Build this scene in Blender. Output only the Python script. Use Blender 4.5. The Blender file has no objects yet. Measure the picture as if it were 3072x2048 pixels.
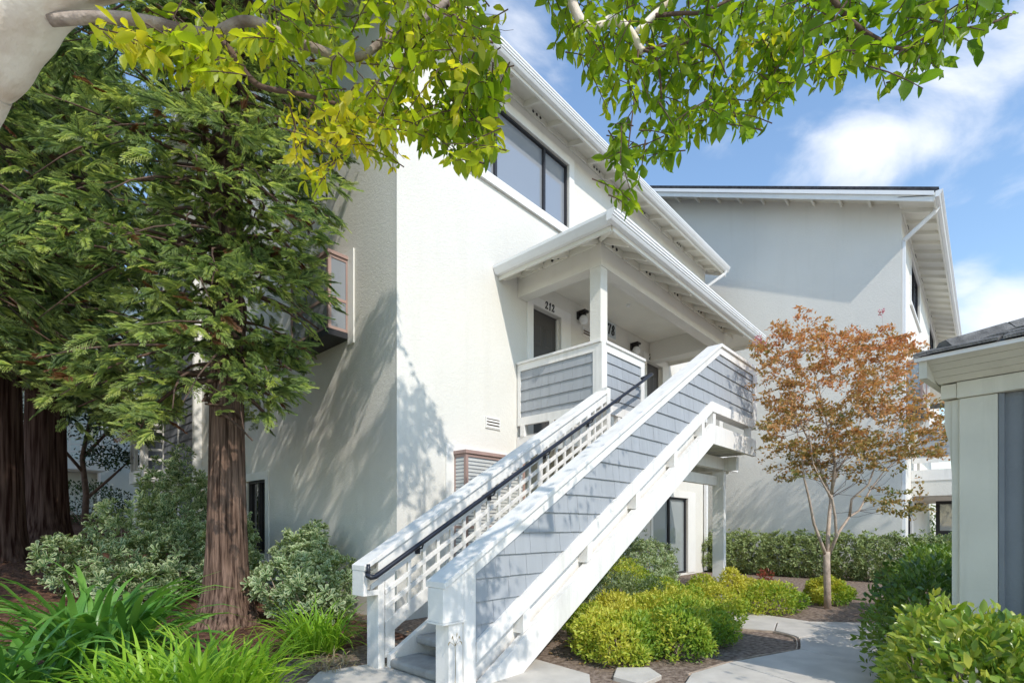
import bpy, math, random
import numpy as np
from mathutils import Vector, Matrix

# ------------------------------------------------------------------ camera, sky, sun, exposure
S = bpy.context.scene
C = S.collection
EYE = 1.25
YAW = math.radians(42.636)
FPX = 1547.0 / 3072.0
CA, SA = math.cos(YAW), math.sin(YAW)
cam = bpy.data.cameras.new('camera')
cam.sensor_width = 36.0
cam.lens = 36.0 * FPX
cam.shift_y = (1576.0 - 1024.0) / 3072.0
cam.clip_start = 0.05
cam.clip_end = 2000.0
camo = bpy.data.objects.new('camera', cam)
C.objects.link(camo)
camo.location = (0, 0, EYE)
camo.rotation_euler = (math.pi / 2, 0, YAW - math.pi / 2)
S.camera = camo

SUNV = Vector((0.33, 1.0, -0.95)).normalized()          # the way the light travels
sun = bpy.data.lights.new('sun', 'SUN')
sun.energy = 2.15
sun.angle = math.radians(0.55)
sun.color = (1.0, 0.94, 0.85)
suno = bpy.data.objects.new('sun', sun)
C.objects.link(suno)
suno.rotation_euler = SUNV.to_track_quat('-Z', 'Y').to_euler()
suno.location = (-6, -20, 25)

W = bpy.data.worlds.new('World')
S.world = W
W.use_nodes = True
wn, wl = W.node_tree.nodes, W.node_tree.links
bg = wn['Background']
sky = wn.new('ShaderNodeTexSky')
sky.sky_type = 'NISHITA'
sky.sun_disc = False
sky.sun_elevation = math.asin(-SUNV.z)
sky.sun_rotation = math.atan2(-SUNV.x, -SUNV.y) % (2 * math.pi)
sky.altitude = 50
sky.air_density = 1.4
sky.dust_density = 0.25
sky.ozone_density = 3.6
tc = wn.new('ShaderNodeTexCoord')
nz = wn.new('ShaderNodeTexNoise')
nz.inputs['Scale'].default_value = 3.6
nz.inputs['Detail'].default_value = 9
nz.inputs['Roughness'].default_value = 0.56
nz.inputs['Distortion'].default_value = 0.35
mp = wn.new('ShaderNodeMapping')
mp.inputs['Scale'].default_value = (1.0, 1.0, 1.7)
wl.new(tc.outputs['Generated'], mp.inputs['Vector'])
wl.new(mp.outputs['Vector'], nz.inputs['Vector'])
def skydir(u, v):
    t = (u - 1536) / 1547.0; w = (1576 - v) / 1547.0
    return Vector((CA + t * SA, SA - t * CA, w)).normalized()
acc = None
for (u, v, r, k) in [(2620, 450, .14, .29), (2880, 310, .16, .30), (3060, 210, .18, .26), (3020, 950, .10, .22), (2890, 820, .07, .16),
                     (1560, 90, .17, .32), (1660, 230, .09, .24), (2150, 440, .06, .1), (2440, 560, .1, .14)]:
    d = wn.new('ShaderNodeVectorMath'); d.operation = 'DISTANCE'
    wl.new(tc.outputs['Generated'], d.inputs[0])
    d.inputs[1].default_value = skydir(u, v)
    m = wn.new('ShaderNodeMapRange'); m.interpolation_type = 'SMOOTHSTEP'
    m.inputs['From Min'].default_value = r; m.inputs['From Max'].default_value = 0
    m.inputs['To Min'].default_value = 0; m.inputs['To Max'].default_value = k
    wl.new(d.outputs['Value'], m.inputs['Value'])
    if acc is None: acc = m.outputs[0]
    else:
        a = wn.new('ShaderNodeMath'); a.operation = 'MAXIMUM'
        wl.new(acc, a.inputs[0]); wl.new(m.outputs[0], a.inputs[1]); acc = a.outputs[0]
ad = wn.new('ShaderNodeMath'); ad.operation = 'ADD'
wl.new(nz.outputs['Fac'], ad.inputs[0]); wl.new(acc, ad.inputs[1])
cr = wn.new('ShaderNodeMapRange'); cr.interpolation_type = 'SMOOTHSTEP'
cr.inputs['From Min'].default_value = 0.60; cr.inputs['From Max'].default_value = 0.86
cr.inputs['To Max'].default_value = 0.92
wl.new(ad.outputs[0], cr.inputs['Value'])
SKYK = 0.15
mix = wn.new('ShaderNodeMix'); mix.data_type = 'RGBA'
wl.new(cr.outputs[0], mix.inputs['Factor'])
wl.new(sky.outputs['Color'], mix.inputs['A'])
mix.inputs['B'].default_value = (4.7, 4.85, 5.15, 1)
wl.new(mix.outputs['Result'], bg.inputs['Color'])
bg.inputs['Strength'].default_value = SKYK

S.view_settings.view_transform = 'Standard'
S.view_settings.look = 'None'
S.view_settings.gamma = 1
S.view_settings.use_curve_mapping = False
S.view_settings.exposure = 0.68
S.render.engine = 'CYCLES'
S.cycles.max_bounces = 8
S.cycles.diffuse_bounces = 5
S.cycles.transparent_max_bounces = 8

rng = np.random.default_rng(7)
R = random.Random(11)

# ------------------------------------------------------------------ materials
def newmat(name):
    m = bpy.data.materials.new(name); m.use_nodes = True
    return m, m.node_tree.nodes, m.node_tree.links, m.node_tree.nodes['Principled BSDF']

def pmat(name, col, rough=.6, var=.08, vs=3.0, bump=0., bs=40., spec=.3, stretch=(1, 1, 1), col2=None, detail=6, metallic=0., dirt=0.):
    m, n, l, b = newmat(name)
    b.inputs['Roughness'].default_value = rough
    b.inputs['Specular IOR Level'].default_value = spec
    b.inputs['Metallic'].default_value = metallic
    g = n.new('ShaderNodeNewGeometry')
    mpp = n.new('ShaderNodeMapping'); mpp.inputs['Scale'].default_value = stretch
    l.new(g.outputs['Position'], mpp.inputs['Vector'])
    t = n.new('ShaderNodeTexNoise'); t.inputs['Scale'].default_value = vs; t.inputs['Detail'].default_value = detail
    l.new(mpp.outputs[0], t.inputs['Vector'])
    r = n.new('ShaderNodeValToRGB')
    c2 = col2 if col2 else tuple(c * (1 + var) for c in col)
    c1 = col if col2 else tuple(c * (1 - var) for c in col)
    r.color_ramp.elements[0].position = .35; r.color_ramp.elements[0].color = (*c1, 1)
    r.color_ramp.elements[1].position = .65; r.color_ramp.elements[1].color = (*c2, 1)
    l.new(t.outputs['Fac'], r.inputs['Fac'])
    out = r.outputs['Color']
    if dirt > 0:
        mp2 = n.new('ShaderNodeMapping'); mp2.inputs['Scale'].default_value = (5, 5, .5)
        l.new(g.outputs['Position'], mp2.inputs['Vector'])
        t2 = n.new('ShaderNodeTexNoise'); t2.inputs['Scale'].default_value = 1.3; t2.inputs['Detail'].default_value = 9
        t2.inputs['Roughness'].default_value = .65
        l.new(mp2.outputs[0], t2.inputs['Vector'])
        mr = n.new('ShaderNodeMapRange'); mr.inputs['From Min'].default_value = .50; mr.inputs['From Max'].default_value = .74
        mr.inputs['To Max'].default_value = dirt
        l.new(t2.outputs['Fac'], mr.inputs['Value'])
        mx = n.new('ShaderNodeMix'); mx.data_type = 'RGBA'
        l.new(mr.outputs[0], mx.inputs['Factor']); l.new(out, mx.inputs['A'])
        mx.inputs['B'].default_value = (col[0] * .55, col[1] * .54, col[2] * .5, 1)
        out = mx.outputs['Result']
    l.new(out, b.inputs['Base Color'])
    if bump > 0:
        t3 = n.new('ShaderNodeTexNoise'); t3.inputs['Scale'].default_value = bs; t3.inputs['Detail'].default_value = 4
        l.new(mpp.outputs[0], t3.inputs['Vector'])
        bp = n.new('ShaderNodeBump'); bp.inputs['Strength'].default_value = bump; bp.inputs['Distance'].default_value = .02
        l.new(t3.outputs['Fac'], bp.inputs['Height']); l.new(bp.outputs[0], b.inputs['Normal'])
    return m

def stucco(name, col):
    m, n, l, b = newmat(name)
    b.inputs['Roughness'].default_value = .85; b.inputs['Specular IOR Level'].default_value = .15
    g = n.new('ShaderNodeNewGeometry')
    t = n.new('ShaderNodeTexNoise'); t.inputs['Scale'].default_value = .9; t.inputs['Detail'].default_value = 8
    l.new(g.outputs['Position'], t.inputs['Vector'])
    r = n.new('ShaderNodeValToRGB')
    r.color_ramp.elements[0].position = .3; r.color_ramp.elements[0].color = (col[0] * .95, col[1] * .95, col[2] * .94, 1)
    r.color_ramp.elements[1].position = .7; r.color_ramp.elements[1].color = (*col, 1)
    l.new(t.outputs['Fac'], r.inputs['Fac'])
    mp2 = n.new('ShaderNodeMapping'); mp2.inputs['Scale'].default_value = (4, 4, .35)
    l.new(g.outputs['Position'], mp2.inputs['Vector'])
    t2 = n.new('ShaderNodeTexNoise'); t2.inputs['Scale'].default_value = 1.2; t2.inputs['Detail'].default_value = 8
    l.new(mp2.outputs[0], t2.inputs['Vector'])
    mr = n.new('ShaderNodeMapRange'); mr.inputs['From Min'].default_value = .55; mr.inputs['From Max'].default_value = .8; mr.inputs['To Max'].default_value = .27
    l.new(t2.outputs['Fac'], mr.inputs['Value'])
    mx = n.new('ShaderNodeMix'); mx.data_type = 'RGBA'
    l.new(mr.outputs[0], mx.inputs['Factor']); l.new(r.outputs['Color'], mx.inputs['A'])
    mx.inputs['B'].default_value = (col[0] * .8, col[1] * .79, col[2] * .76, 1)
    l.new(mx.outputs['Result'], b.inputs['Base Color'])
    v = n.new('ShaderNodeTexNoise'); v.inputs['Scale'].default_value = 27; v.inputs['Detail'].default_value = 3; v.inputs['Distortion'].default_value = 1.2
    l.new(g.outputs['Position'], v.inputs['Vector'])
    mr2 = n.new('ShaderNodeMapRange'); mr2.interpolation_type = 'SMOOTHSTEP'
    mr2.inputs['From Min'].default_value = .42; mr2.inputs['From Max'].default_value = .58
    l.new(v.outputs['Fac'], mr2.inputs['Value'])
    bp = n.new('ShaderNodeBump'); bp.inputs['Strength'].default_value = .33; bp.inputs['Distance'].default_value = .006
    l.new(mr2.outputs[0], bp.inputs['Height'])
    l.new(bp.outputs[0], b.inputs['Normal'])
    return m

def leafmat(name, cols, trans=.35, tcol=(1.25, 1.2, .45), rough=.42, edge=None, spec=.35):
    m, n, l, b = newmat(name)
    b.inputs['Roughness'].default_value = rough
    b.inputs['Specular IOR Level'].default_value = spec
    a = n.new('ShaderNodeAttribute'); a.attribute_name = 'tint'
    r = n.new('ShaderNodeValToRGB')
    e = r.color_ramp.elements
    while len(e) < len(cols): e.new(.5)
    for i, c in enumerate(cols):
        e[i].position = i / (len(cols) - 1); e[i].color = (*c, 1)
    l.new(a.outputs['Fac'], r.inputs['Fac'])
    out = r.outputs['Color']
    if edge:
        a2 = n.new('ShaderNodeAttribute'); a2.attribute_name = 'rim'
        mr = n.new('ShaderNodeMapRange'); mr.inputs['From Min'].default_value = .42; mr.inputs['From Max'].default_value = .72
        l.new(a2.outputs['Fac'], mr.inputs['Value'])
        mx = n.new('ShaderNodeMix'); mx.data_type = 'RGBA'
        l.new(mr.outputs[0], mx.inputs['Factor']); l.new(out, mx.inputs['A']); mx.inputs['B'].default_value = (*edge, 1)
        out = mx.outputs['Result']
    l.new(out, b.inputs['Base Color'])
    tr = n.new('ShaderNodeBsdfTranslucent')
    mm = n.new('ShaderNodeMix'); mm.data_type = 'RGBA'; mm.blend_type = 'MULTIPLY'; mm.inputs['Factor'].default_value = 1
    l.new(out, mm.inputs['A']); mm.inputs['B'].default_value = (*tcol, 1)
    l.new(mm.outputs['Result'], tr.inputs['Color'])
    ms = n.new('ShaderNodeMixShader'); ms.inputs['Fac'].default_value = trans
    l.new(b.outputs[0], ms.inputs[1]); l.new(tr.outputs[0], ms.inputs[2])
    l.new(ms.outputs[0], n['Material Output'].inputs['Surface'])
    return m

def glassmat(name, col, rough=.03, spec=.9):
    m, n, l, b = newmat(name)
    b.inputs['Base Color'].default_value = (*col, 1)
    b.inputs['Roughness'].default_value = rough
    b.inputs['Specular IOR Level'].default_value = spec
    b.inputs['IOR'].default_value = 1.6
    b.inputs['Coat Weight'].default_value = .6
    b.inputs['Coat Roughness'].default_value = .02
    g = n.new('ShaderNodeNewGeometry')
    t = n.new('ShaderNodeTexNoise'); t.inputs['Scale'].default_value = .8
    l.new(g.outputs['Position'], t.inputs['Vector'])
    bp = n.new('ShaderNodeBump'); bp.inputs['Strength'].default_value = .04; bp.inputs['Distance'].default_value = .05
    l.new(t.outputs['Fac'], bp.inputs['Height']); l.new(bp.outputs[0], b.inputs['Normal'])
    return m

M = {}
M['stucco'] = stucco('stucco', (.755, .728, .67))
M['stucco_far'] = stucco('stucco_far', (.60, .63, .59))
M['trim'] = pmat('trim_paint', (.83, .812, .77), .45, .02, 4, .06, 60, dirt=.12)
M['stair'] = pmat('stair_paint', (.83, .805, .765), .5, .03, 3, .14, 45, dirt=.45)
M['soffit'] = pmat('soffit_paint', (.78, .755, .68), .6, .03, 3, .05, 60)
M['gutter'] = pmat('gutter_enamel', (.84, .84, .84), .35, .02, 2, dirt=.1)
M['shingle'] = pmat('blue_grey_shingle', (.36, .378, .40), .6, .05, 8, .25, 14, stretch=(1, 1, .12))
M['shingle_far'] = pmat('dark_grey_shingle', (.22, .23, .26), .7, .12, 8, .25, 14, stretch=(1, 1, .12))
M['rail'] = pmat('black_enamel', (.018, .02, .03), .3, .1, 6, .1, 90, spec=.5)
M['concrete'] = pmat('tread_concrete', (.36, .35, .33), .85, .12, 9, .25, 120, dirt=.3)
M['path'] = pmat('path_concrete', (.56, .52, .46), .85, .10, 3.5, .2, 160, dirt=.2)
M['door'] = pmat('door_paint', (.075, .07, .068), .45, .05, 3)
M['bronze'] = pmat('brown_window_frame', (.40, .27, .235), .45, .08, 4)
M['darkframe'] = pmat('dark_window_frame', (.035, .035, .04), .4, .1, 5)
M['lightframe'] = pmat('window_bead', (.62, .60, .56), .4, .03, 5)
M['glass'] = glassmat('window_glass', (.26, .28, .31))
M['glass_dark'] = glassmat('window_glass_dark', (.012, .012, .016), spec=.6)
M['glass_pale'] = glassmat('window_glass_pale', (.34, .37, .37))
M['blind'] = pmat('blind', (.62, .62, .60), .6, .03, 3)
M['black'] = pmat('black_digits', (.012, .012, .012), .5, .1, 3)
M['lamp_dark'] = pmat('dark_lamp_metal', (.03, .026, .024), .45, .1, 3)
M['globe'] = pmat('opal_globe', (.82, .82, .80), .2, .02, 3, spec=.5)
M['sign'] = pmat('sign_plate', (.55, .60, .62), .5, .04, 4)
M['roof'] = pmat('roof_shingle', (.045, .047, .055), .9, .4, 14, .5, 90)
M['roof_grey'] = pmat('grey_roof_shingle', (.16, .155, .15), .9, .35, 12, .5, 90)
M['kiosk'] = pmat('shelter_paint', (.63, .61, .52), .6, .05, 2.5, .12, 40, dirt=.35)
M['kiosk_panel'] = pmat('shelter_grey_panel', (.20, .215, .23), .6, .06, 3, .2, 60)
M['bark'] = pmat('redwood_bark', (.045, .027, .020), .95, 0, 34, 1., 60, spec=.05, stretch=(1, 1, .045), col2=(.27, .175, .13), detail=9)
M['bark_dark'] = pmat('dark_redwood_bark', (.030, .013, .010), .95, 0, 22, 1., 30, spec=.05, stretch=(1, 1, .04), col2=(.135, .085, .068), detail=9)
M['crape_bark'] = pmat('smooth_pale_bark', (.56, .43, .33), .6, 0, 7, .5, 22, spec=.25, stretch=(1, 1, .4), col2=(.84, .76, .66), detail=8)
M['branch_bark'] = pmat('grey_brown_branch_bark', (.17, .125, .10), .8, 0, 14, .6, 40, stretch=(1, 1, 1), col2=(.44, .36, .30), detail=8)
M['twig'] = pmat('twig_bark', (.12, .075, .055), .8, .25, 12, .4, 60)
M['twig_pale'] = pmat('pale_twig_bark', (.46, .36, .28), .75, .2, 10, .3, 40)
M['soil'] = pmat('soil', (.14, .10, .075), .95, 0, 20, .8, 55, col2=(.34, .265, .21), detail=9, spec=.1)
M['mulch'] = pmat('redwood_duff', (.055, .028, .020), .95, 0, 16, 1., 38, col2=(.20, .105, .07), detail=10, spec=.1)
M['litter'] = leafmat('fallen_leaves', [(.16, .07, .035), (.30, .15, .07), (.36, .25, .12)], .1)
M['redwood_leaf'] = leafmat('redwood_needles', [(.09, .135, .07), (.215, .30, .13), (.38, .48, .185), (.56, .62, .22)], .52, (1.25, 1.25, .6), rough=.36)
M['redwood_dead'] = leafmat('dead_needles', [(.16, .06, .03), (.24, .11, .05)], .2)
M['crape_leaf'] = leafmat('crape_leaf', [(.09, .18, .016), (.20, .31, .022), (.38, .44, .03), (.58, .52, .04)], .6, (1.6, 1.55, .6), rough=.36)
M['orange_leaf'] = leafmat('autumn_leaf', [(.15, .20, .06), (.33, .27, .09), (.58, .33, .14), (.64, .30, .16)], .4, (1.3, 1.05, .6))
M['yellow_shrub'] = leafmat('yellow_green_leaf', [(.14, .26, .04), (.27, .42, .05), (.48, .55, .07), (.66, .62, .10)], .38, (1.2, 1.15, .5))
M['sage_shrub'] = leafmat('sage_leaf', [(.14, .20, .09), (.27, .34, .16), (.40, .44, .2)], .3)
M['variegated'] = leafmat('variegated_leaf', [(.055, .13, .045), (.105, .20, .07), (.18, .28, .11)], .3, edge=(.50, .57, .33))
M['hedge_far'] = leafmat('clipped_hedge_leaf', [(.06, .12, .035), (.12, .20, .055), (.20, .29, .09)], .3, edge=(.42, .47, .21))
M['hedge_dark'] = leafmat('glossy_dark_leaf', [(.04, .085, .02), (.08, .16, .03), (.17, .26, .04)], .35, rough=.3, spec=.5)
M['hedge_light'] = leafmat('glossy_bright_leaf', [(.09, .18, .03), (.19, .32, .04), (.33, .44, .07), (.48, .50, .09)], .4, rough=.28, spec=.5)
M['strap'] = leafmat('strap_leaf', [(.07, .19, .035), (.13, .31, .055), (.22, .42, .08)], .35, rough=.32, spec=.45)
M['strap_light'] = leafmat('light_strap_leaf', [(.16, .34, .03), (.31, .52, .045), (.50, .66, .08)], .42, rough=.35)
M['dry'] = leafmat('dry_stalk', [(.32, .25, .13), (.42, .34, .2)], .2)
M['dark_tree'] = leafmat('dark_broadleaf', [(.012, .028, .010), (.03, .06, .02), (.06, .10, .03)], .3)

# ------------------------------------------------------------------ object helpers
WM = {}
def link(o, parent=None):
    C.objects.link(o)
    if parent is not None:
        o.parent = parent
        o.matrix_parent_inverse = WM[parent.name].inverted()
    return o
def tag(o, label=None, cat=None, group=None, kind=None):
    if label: o['label'] = label
    if cat: o['category'] = cat
    if group: o['group'] = group
    if kind: o['kind'] = kind
    return o
def thing(name, loc, label, cat, group=None):
    o = bpy.data.objects.new(name, None)
    o.empty_display_size = .2
    o.location = loc
    C.objects.link(o)
    WM[o.name] = Matrix.Translation(loc)
    return tag(o, label, cat, group)
def place(name, me, parent=None, mat=None, M4=None):
    """one object on a (possibly shared) mesh"""
    o = bpy.data.objects.new(name, me)
    if mat is not None and not me.materials: me.materials.append(mat)
    if M4 is not None: o.matrix_basis = M4
    link(o, parent)
    WM[o.name] = M4.copy() if M4 is not None else Matrix()
    return o

class MB:
    def __init__(s): s.v = []; s.f = []; s.sm = False
    def add(s, vs, fs):
        k = len(s.v); s.v += [tuple(x) for x in vs]; s.f += [tuple(i + k for i in f) for f in fs]
        return s
    def hexa(s, p):
        return s.add(p, [(0, 3, 2, 1), (4, 5, 6, 7), (0, 1, 5, 4), (1, 2, 6, 5), (2, 3, 7, 6), (3, 0, 4, 7)])
    def box(s, x0, x1, y0, y1, z0, z1):
        return s.hexa([(x0, y0, z0), (x1, y0, z0), (x1, y1, z0), (x0, y1, z0), (x0, y0, z1), (x1, y0, z1), (x1, y1, z1), (x0, y1, z1)])
    def fbox(s, F, u0, u1, n0, n1, z0, z1):
        return s.hexa([F(u0, n0, z0), F(u1, n0, z0), F(u1, n1, z0), F(u0, n1, z0), F(u0, n0, z1), F(u1, n0, z1), F(u1, n1, z1), F(u0, n1, z1)])
    def prism(s, poly, fn, a, b):
        """poly: 2-D points, fn(p,q,depth)->3-D, extruded from depth a to b"""
        n = len(poly)
        vs = [fn(p, q, a) for p, q in poly] + [fn(p, q, b) for p, q in poly]
        fs = [tuple(range(n - 1, -1, -1)), tuple(range(n, 2 * n))]
        fs += [(i, (i + 1) % n, (i + 1) % n + n, i + n) for i in range(n)]
        return s.add(vs, fs)
    def quad(s, a, b, c, d): return s.add([a, b, c, d], [(0, 1, 2, 3)])
    def tube(s, pts, rad, n=8, cap=True):
        pts = [Vector(p) for p in pts]
        if not hasattr(rad, '__len__'): rad = [rad] * len(pts)
        k0 = len(s.v); up = Vector((0, 0, 1)); prev = None
        for i, p in enumerate(pts):
            t = (pts[min(i + 1, len(pts) - 1)] - pts[max(i - 1, 0)]).normalized()
            if prev is None:
                a = t.cross(up)
                if a.length < .05: a = t.cross(Vector((1, 0, 0)))
            else: a = prev - t * prev.dot(t)
            a.normalize(); prev = a; b = t.cross(a)
            for j in range(n):
                th = 2 * math.pi * j / n
                s.v.append(tuple(p + (a * math.cos(th) + b * math.sin(th)) * rad[i]))
        for i in range(len(pts) - 1):
            for j in range(n):
                s.f.append((k0 + i * n + j, k0 + i * n + (j + 1) % n, k0 + (i + 1) * n + (j + 1) % n, k0 + (i + 1) * n + j))
        if cap:
            s.f.append(tuple(k0 + j for j in range(n - 1, -1, -1)))
            e = k0 + (len(pts) - 1) * n
            s.f.append(tuple(e + j for j in range(n)))
        return s
    def ball(s, c, r, n=14, m=9, sz=1.):
        k0 = len(s.v)
        for i in range(m + 1):
            ph = math.pi * i / m
            for j in range(n):
                th = 2 * math.pi * j / n
                s.v.append((c[0] + r * math.sin(ph) * math.cos(th), c[1] + r * math.sin(ph) * math.sin(th), c[2] + sz * r * math.cos(ph)))
        for i in range(m):
            for j in range(n):
                s.f.append((k0 + i * n + j, k0 + (i + 1) * n + j, k0 + (i + 1) * n + (j + 1) % n, k0 + i * n + (j + 1) % n))
        return s
    def mesh(s, name, mat=None, smooth=False):
        me = bpy.data.meshes.new(name)
        me.from_pydata(s.v, [], s.f)
        if mat is not None: me.materials.append(mat)
        if smooth: me.polygons.foreach_set('use_smooth', [True] * len(me.polygons))
        return me
    def build(s, name, mat, parent=None, smooth=False, bevel=0.):
        o = place(name, s.mesh(name, mat, smooth), parent)
        if bevel > 0:
            bv = o.modifiers.new('bevel', 'BEVEL'); bv.width = bevel; bv.segments = 2; bv.limit_method = 'ANGLE'
        return o

def FY(Y): return lambda u, n, z: (u, Y - n, z)       # a face that looks towards -Y
def FX(X): return lambda u, n, z: (X - n, u, z)       # a face that looks towards -X

def clip(poly, a, b, c):
    """keep the side a*x+b*y<=c"""
    out = []
    for i in range(len(poly)):
        p, q = poly[i], poly[(i + 1) % len(poly)]
        dp, dq = a * p[0] + b * p[1] - c, a * q[0] + b * q[1] - c
        if dp <= 0: out.append(p)
        if (dp < 0 < dq) or (dq < 0 < dp):
            t = dp / (dp - dq); out.append((p[0] + t * (q[0] - p[0]), p[1] + t * (q[1] - p[1])))
    return out
def area(p):
    return abs(sum(p[i][0] * p[(i + 1) % len(p)][1] - p[(i + 1) % len(p)][0] * p[i][1] for i in range(len(p)))) / 2

def shingles(F, u0, u1, rows, half, mat, parent, wmin=.11, wmax=.24, seed=1, split=None):
    """rows: z levels from low to high. half: list of half planes, or fn(poly)->list of polys"""
    r = random.Random(seed); n = 0
    for k in range(len(rows) - 1):
        z0, z1 = rows[k], rows[k + 1]
        u = u0 - r.random() * .1
        while u < u1:
            w = r.uniform(wmin, wmax)
            a, b = max(u, u0) + .0015, min(u + w, u1) - .0015
            u += w
            if b - a < .012: continue
            dz = r.uniform(-.0015, .0015); pr = r.uniform(0, .0018)
            poly = [(a, z0 + dz + .002), (b, z0 + dz + .002), (b, z1 + .012), (a, z1 + .012)]
            polys = half(poly) if callable(half) else [poly]
            if not callable(half):
                for h in half:
                    polys = [clip(p, *h) for p in polys]; polys = [p for p in polys if len(p) > 2]
            mb = MB()
            for p in polys:
                if len(p) < 3 or area(p) < .0003: continue
                def th(z): return .004 + .017 * max(0., 1 - (z - z0) / (z1 - z0)) + pr
                m = len(p)
                vs = [F(x, 0, z) for x, z in p] + [F(x, th(z), z) for x, z in p]
                mb.add(vs, [tuple(range(m, 2 * m))] + [(i, (i + 1) % m, (i + 1) % m + m, i + m) for i in range(m)])
            if mb.v: mb.build('shingle', mat, parent); n += 1
    return n

def wall(F, u0, u1, z0, z1, openings, depth=.13):
    mb = MB()
    us = sorted({u0, u1, *[o[0] for o in openings], *[o[1] for o in openings]})
    zs = sorted({z0, z1, *[o[2] for o in openings], *[o[3] for o in openings]})
    for i in range(len(us) - 1):
        for j in range(len(zs) - 1):
            uc, zc = (us[i] + us[i + 1]) / 2, (zs[j] + zs[j + 1]) / 2
            if any(o[0] < uc < o[1] and o[2] < zc < o[3] for o in openings): continue
            mb.quad(F(us[i], 0, zs[j]), F(us[i + 1], 0, zs[j]), F(us[i + 1], 0, zs[j + 1]), F(us[i], 0, zs[j + 1]))
    for a, b, c, d in openings:
        mb.quad(F(a, 0, c), F(a, 0, d), F(a, -depth, d), F(a, -depth, c))
        mb.quad(F(b, 0, c), F(b, 0, d), F(b, -depth, d), F(b, -depth, c))
        mb.quad(F(a, 0, c), F(b, 0, c), F(b, -depth, c), F(a, -depth, c))
        mb.quad(F(a, 0, d), F(b, 0, d), F(b, -depth, d), F(a, -depth, d))
        mb.quad(F(a, -depth, c), F(b, -depth, c), F(b, -depth, d), F(a, -depth, d))
    return mb

def window(F, parent, a, b, c, d, cuts, frame, glass, trim=(.15, .15, .15, .15), rec=.05, sill=False, fw=.04, blinds=None, beads=None):
    """flat window: part 'window' (frame) with sub-parts pane, trim, sill, blind"""
    mb = MB()
    n0, n1 = -rec - .05, -rec + .02
    e = .003
    mb.fbox(F, a + e, a + fw, n0, n1, c + e, d - e); mb.fbox(F, b - fw, b - e, n0, n1, c + e, d - e)
    mb.fbox(F, a + fw, b - fw, n0, n1, d - fw, d - e); mb.fbox(F, a + fw, b - fw, n0, n1, c + e, c + fw)
    for x in cuts: mb.fbox(F, x - fw * .7, x + fw * .7, n0 + .004, n1 - .004, c + fw, d - fw)
    w = mb.build('window', frame, parent)
    xs = [a + fw] + [x for x in cuts] + [b - fw]
    for i in range(len(xs) - 1):
        l0 = xs[i] + (fw * .7 if i else 0); l1 = xs[i + 1] - (fw * .7 if i < len(xs) - 2 else 0)
        MB().fbox(F, l0, l1, n0 + .012, n0 + .02, c + fw, d - fw).build('pane', glass, w)
        if blinds and i in blinds:
            z = c + fw + .03; 
            me = MB().fbox(F, l0 + .006, l1 - .006, n0 + .024, n0 + .030, z, z + .034).mesh('blind_slat', M['blind'])
            k = 0
            while z + k * .052 < d - fw - .04:
                place('blind_slat', me, w, None, Matrix.Translation((0, 0, k * .052))); k += 1
    tl, tr_, tt, tb = trim
    p = .022
    if tl: MB().fbox(F, a - tl, a, .002, p, c - tb, d + tt).build('trim', M['trim'], w)
    if tr_: MB().fbox(F, b, b + tr_, .002, p, c - tb, d + tt).build('trim', M['trim'], w)
    if tt: MB().fbox(F, a, b, .002, p - .002, d, d + tt).build('trim', M['trim'], w)
    if tb: MB().fbox(F, a, b, .002, p - .002, c - tb, c).build('trim', M['trim'], w)
    if sill: MB().fbox(F, a - tl - .01, b + tr_ + .01, .004, .05, c - tb - .035, c - tb - .003).build('sill', M['trim'], w)
    return w

def oriel(parent, axis, base, u0, u1, z0, z1, dep, glass=None, blind=False):
    """box window standing off the wall: frame with panes on its sides"""
    F = FY(base) if axis == 'Y' else FX(base)
    t = .045
    glass = glass or M['glass']
    mb = MB()
    for u in (u0, u1 - t):
        mb.fbox(F, u, u + t, dep - t, dep, z0, z1)
        mb.fbox(F, u, u + t, .003, t, z0, z1)
    for z in (z0, z0 + (z1 - z0) * .40, z1 - t):
        e = .002
        mb.fbox(F, u0 + t, u1 - t, dep - t + e, dep - e, z + e, z + t - e)
        mb.fbox(F, u0 + e, u0 + t - e, t, dep - t, z + e, z + t - e)
        mb.fbox(F, u1 - t + e, u1 - e, t, dep - t, z + e, z + t - e)
    w = mb.build('window', M['bronze'], parent)
    MB().fbox(F, u0 - .02, u1 + .02, .003, dep + .02, z1 + .002, z1 + .05).build('window_hood', M['bronze'], w)
    MB().fbox(F, u0 - .01, u1 + .01, .003, dep + .01, z0 - .09, z0 - .002).build('window_shelf', M['darkframe'], w)
    MB().fbox(F, u0 + t, u1 - t, dep - .02, dep - .014, z0 + t, z1 - t).build('pane', glass, w)
    MB().fbox(F, u0 + .012, u0 + .018, t, dep - t, z0 + t, z1 - t).build('pane', glass, w)
    MB().fbox(F, u1 - .018, u1 - .012, t, dep - t, z0 + t, z1 - t).build('pane', glass, w)
    if blind:
        z = z0 + .06
        me1 = MB().fbox(F, u0 + .05, u1 - .05, dep - .013, dep - .008, 0, .034).mesh('blind_slat', M['blind'])
        me2 = MB().fbox(F, u0 + .004, u0 + .011, t, dep - t, 0, .034).mesh('blind_slat', M['blind'])
        while z < z1 - .06:
            place('blind_slat', me1, w, None, Matrix.Translation((0, 0, z)))
            place('blind_slat', me2, w, None, Matrix.Translation((0, 0, z))); z += .052
    return w

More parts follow.
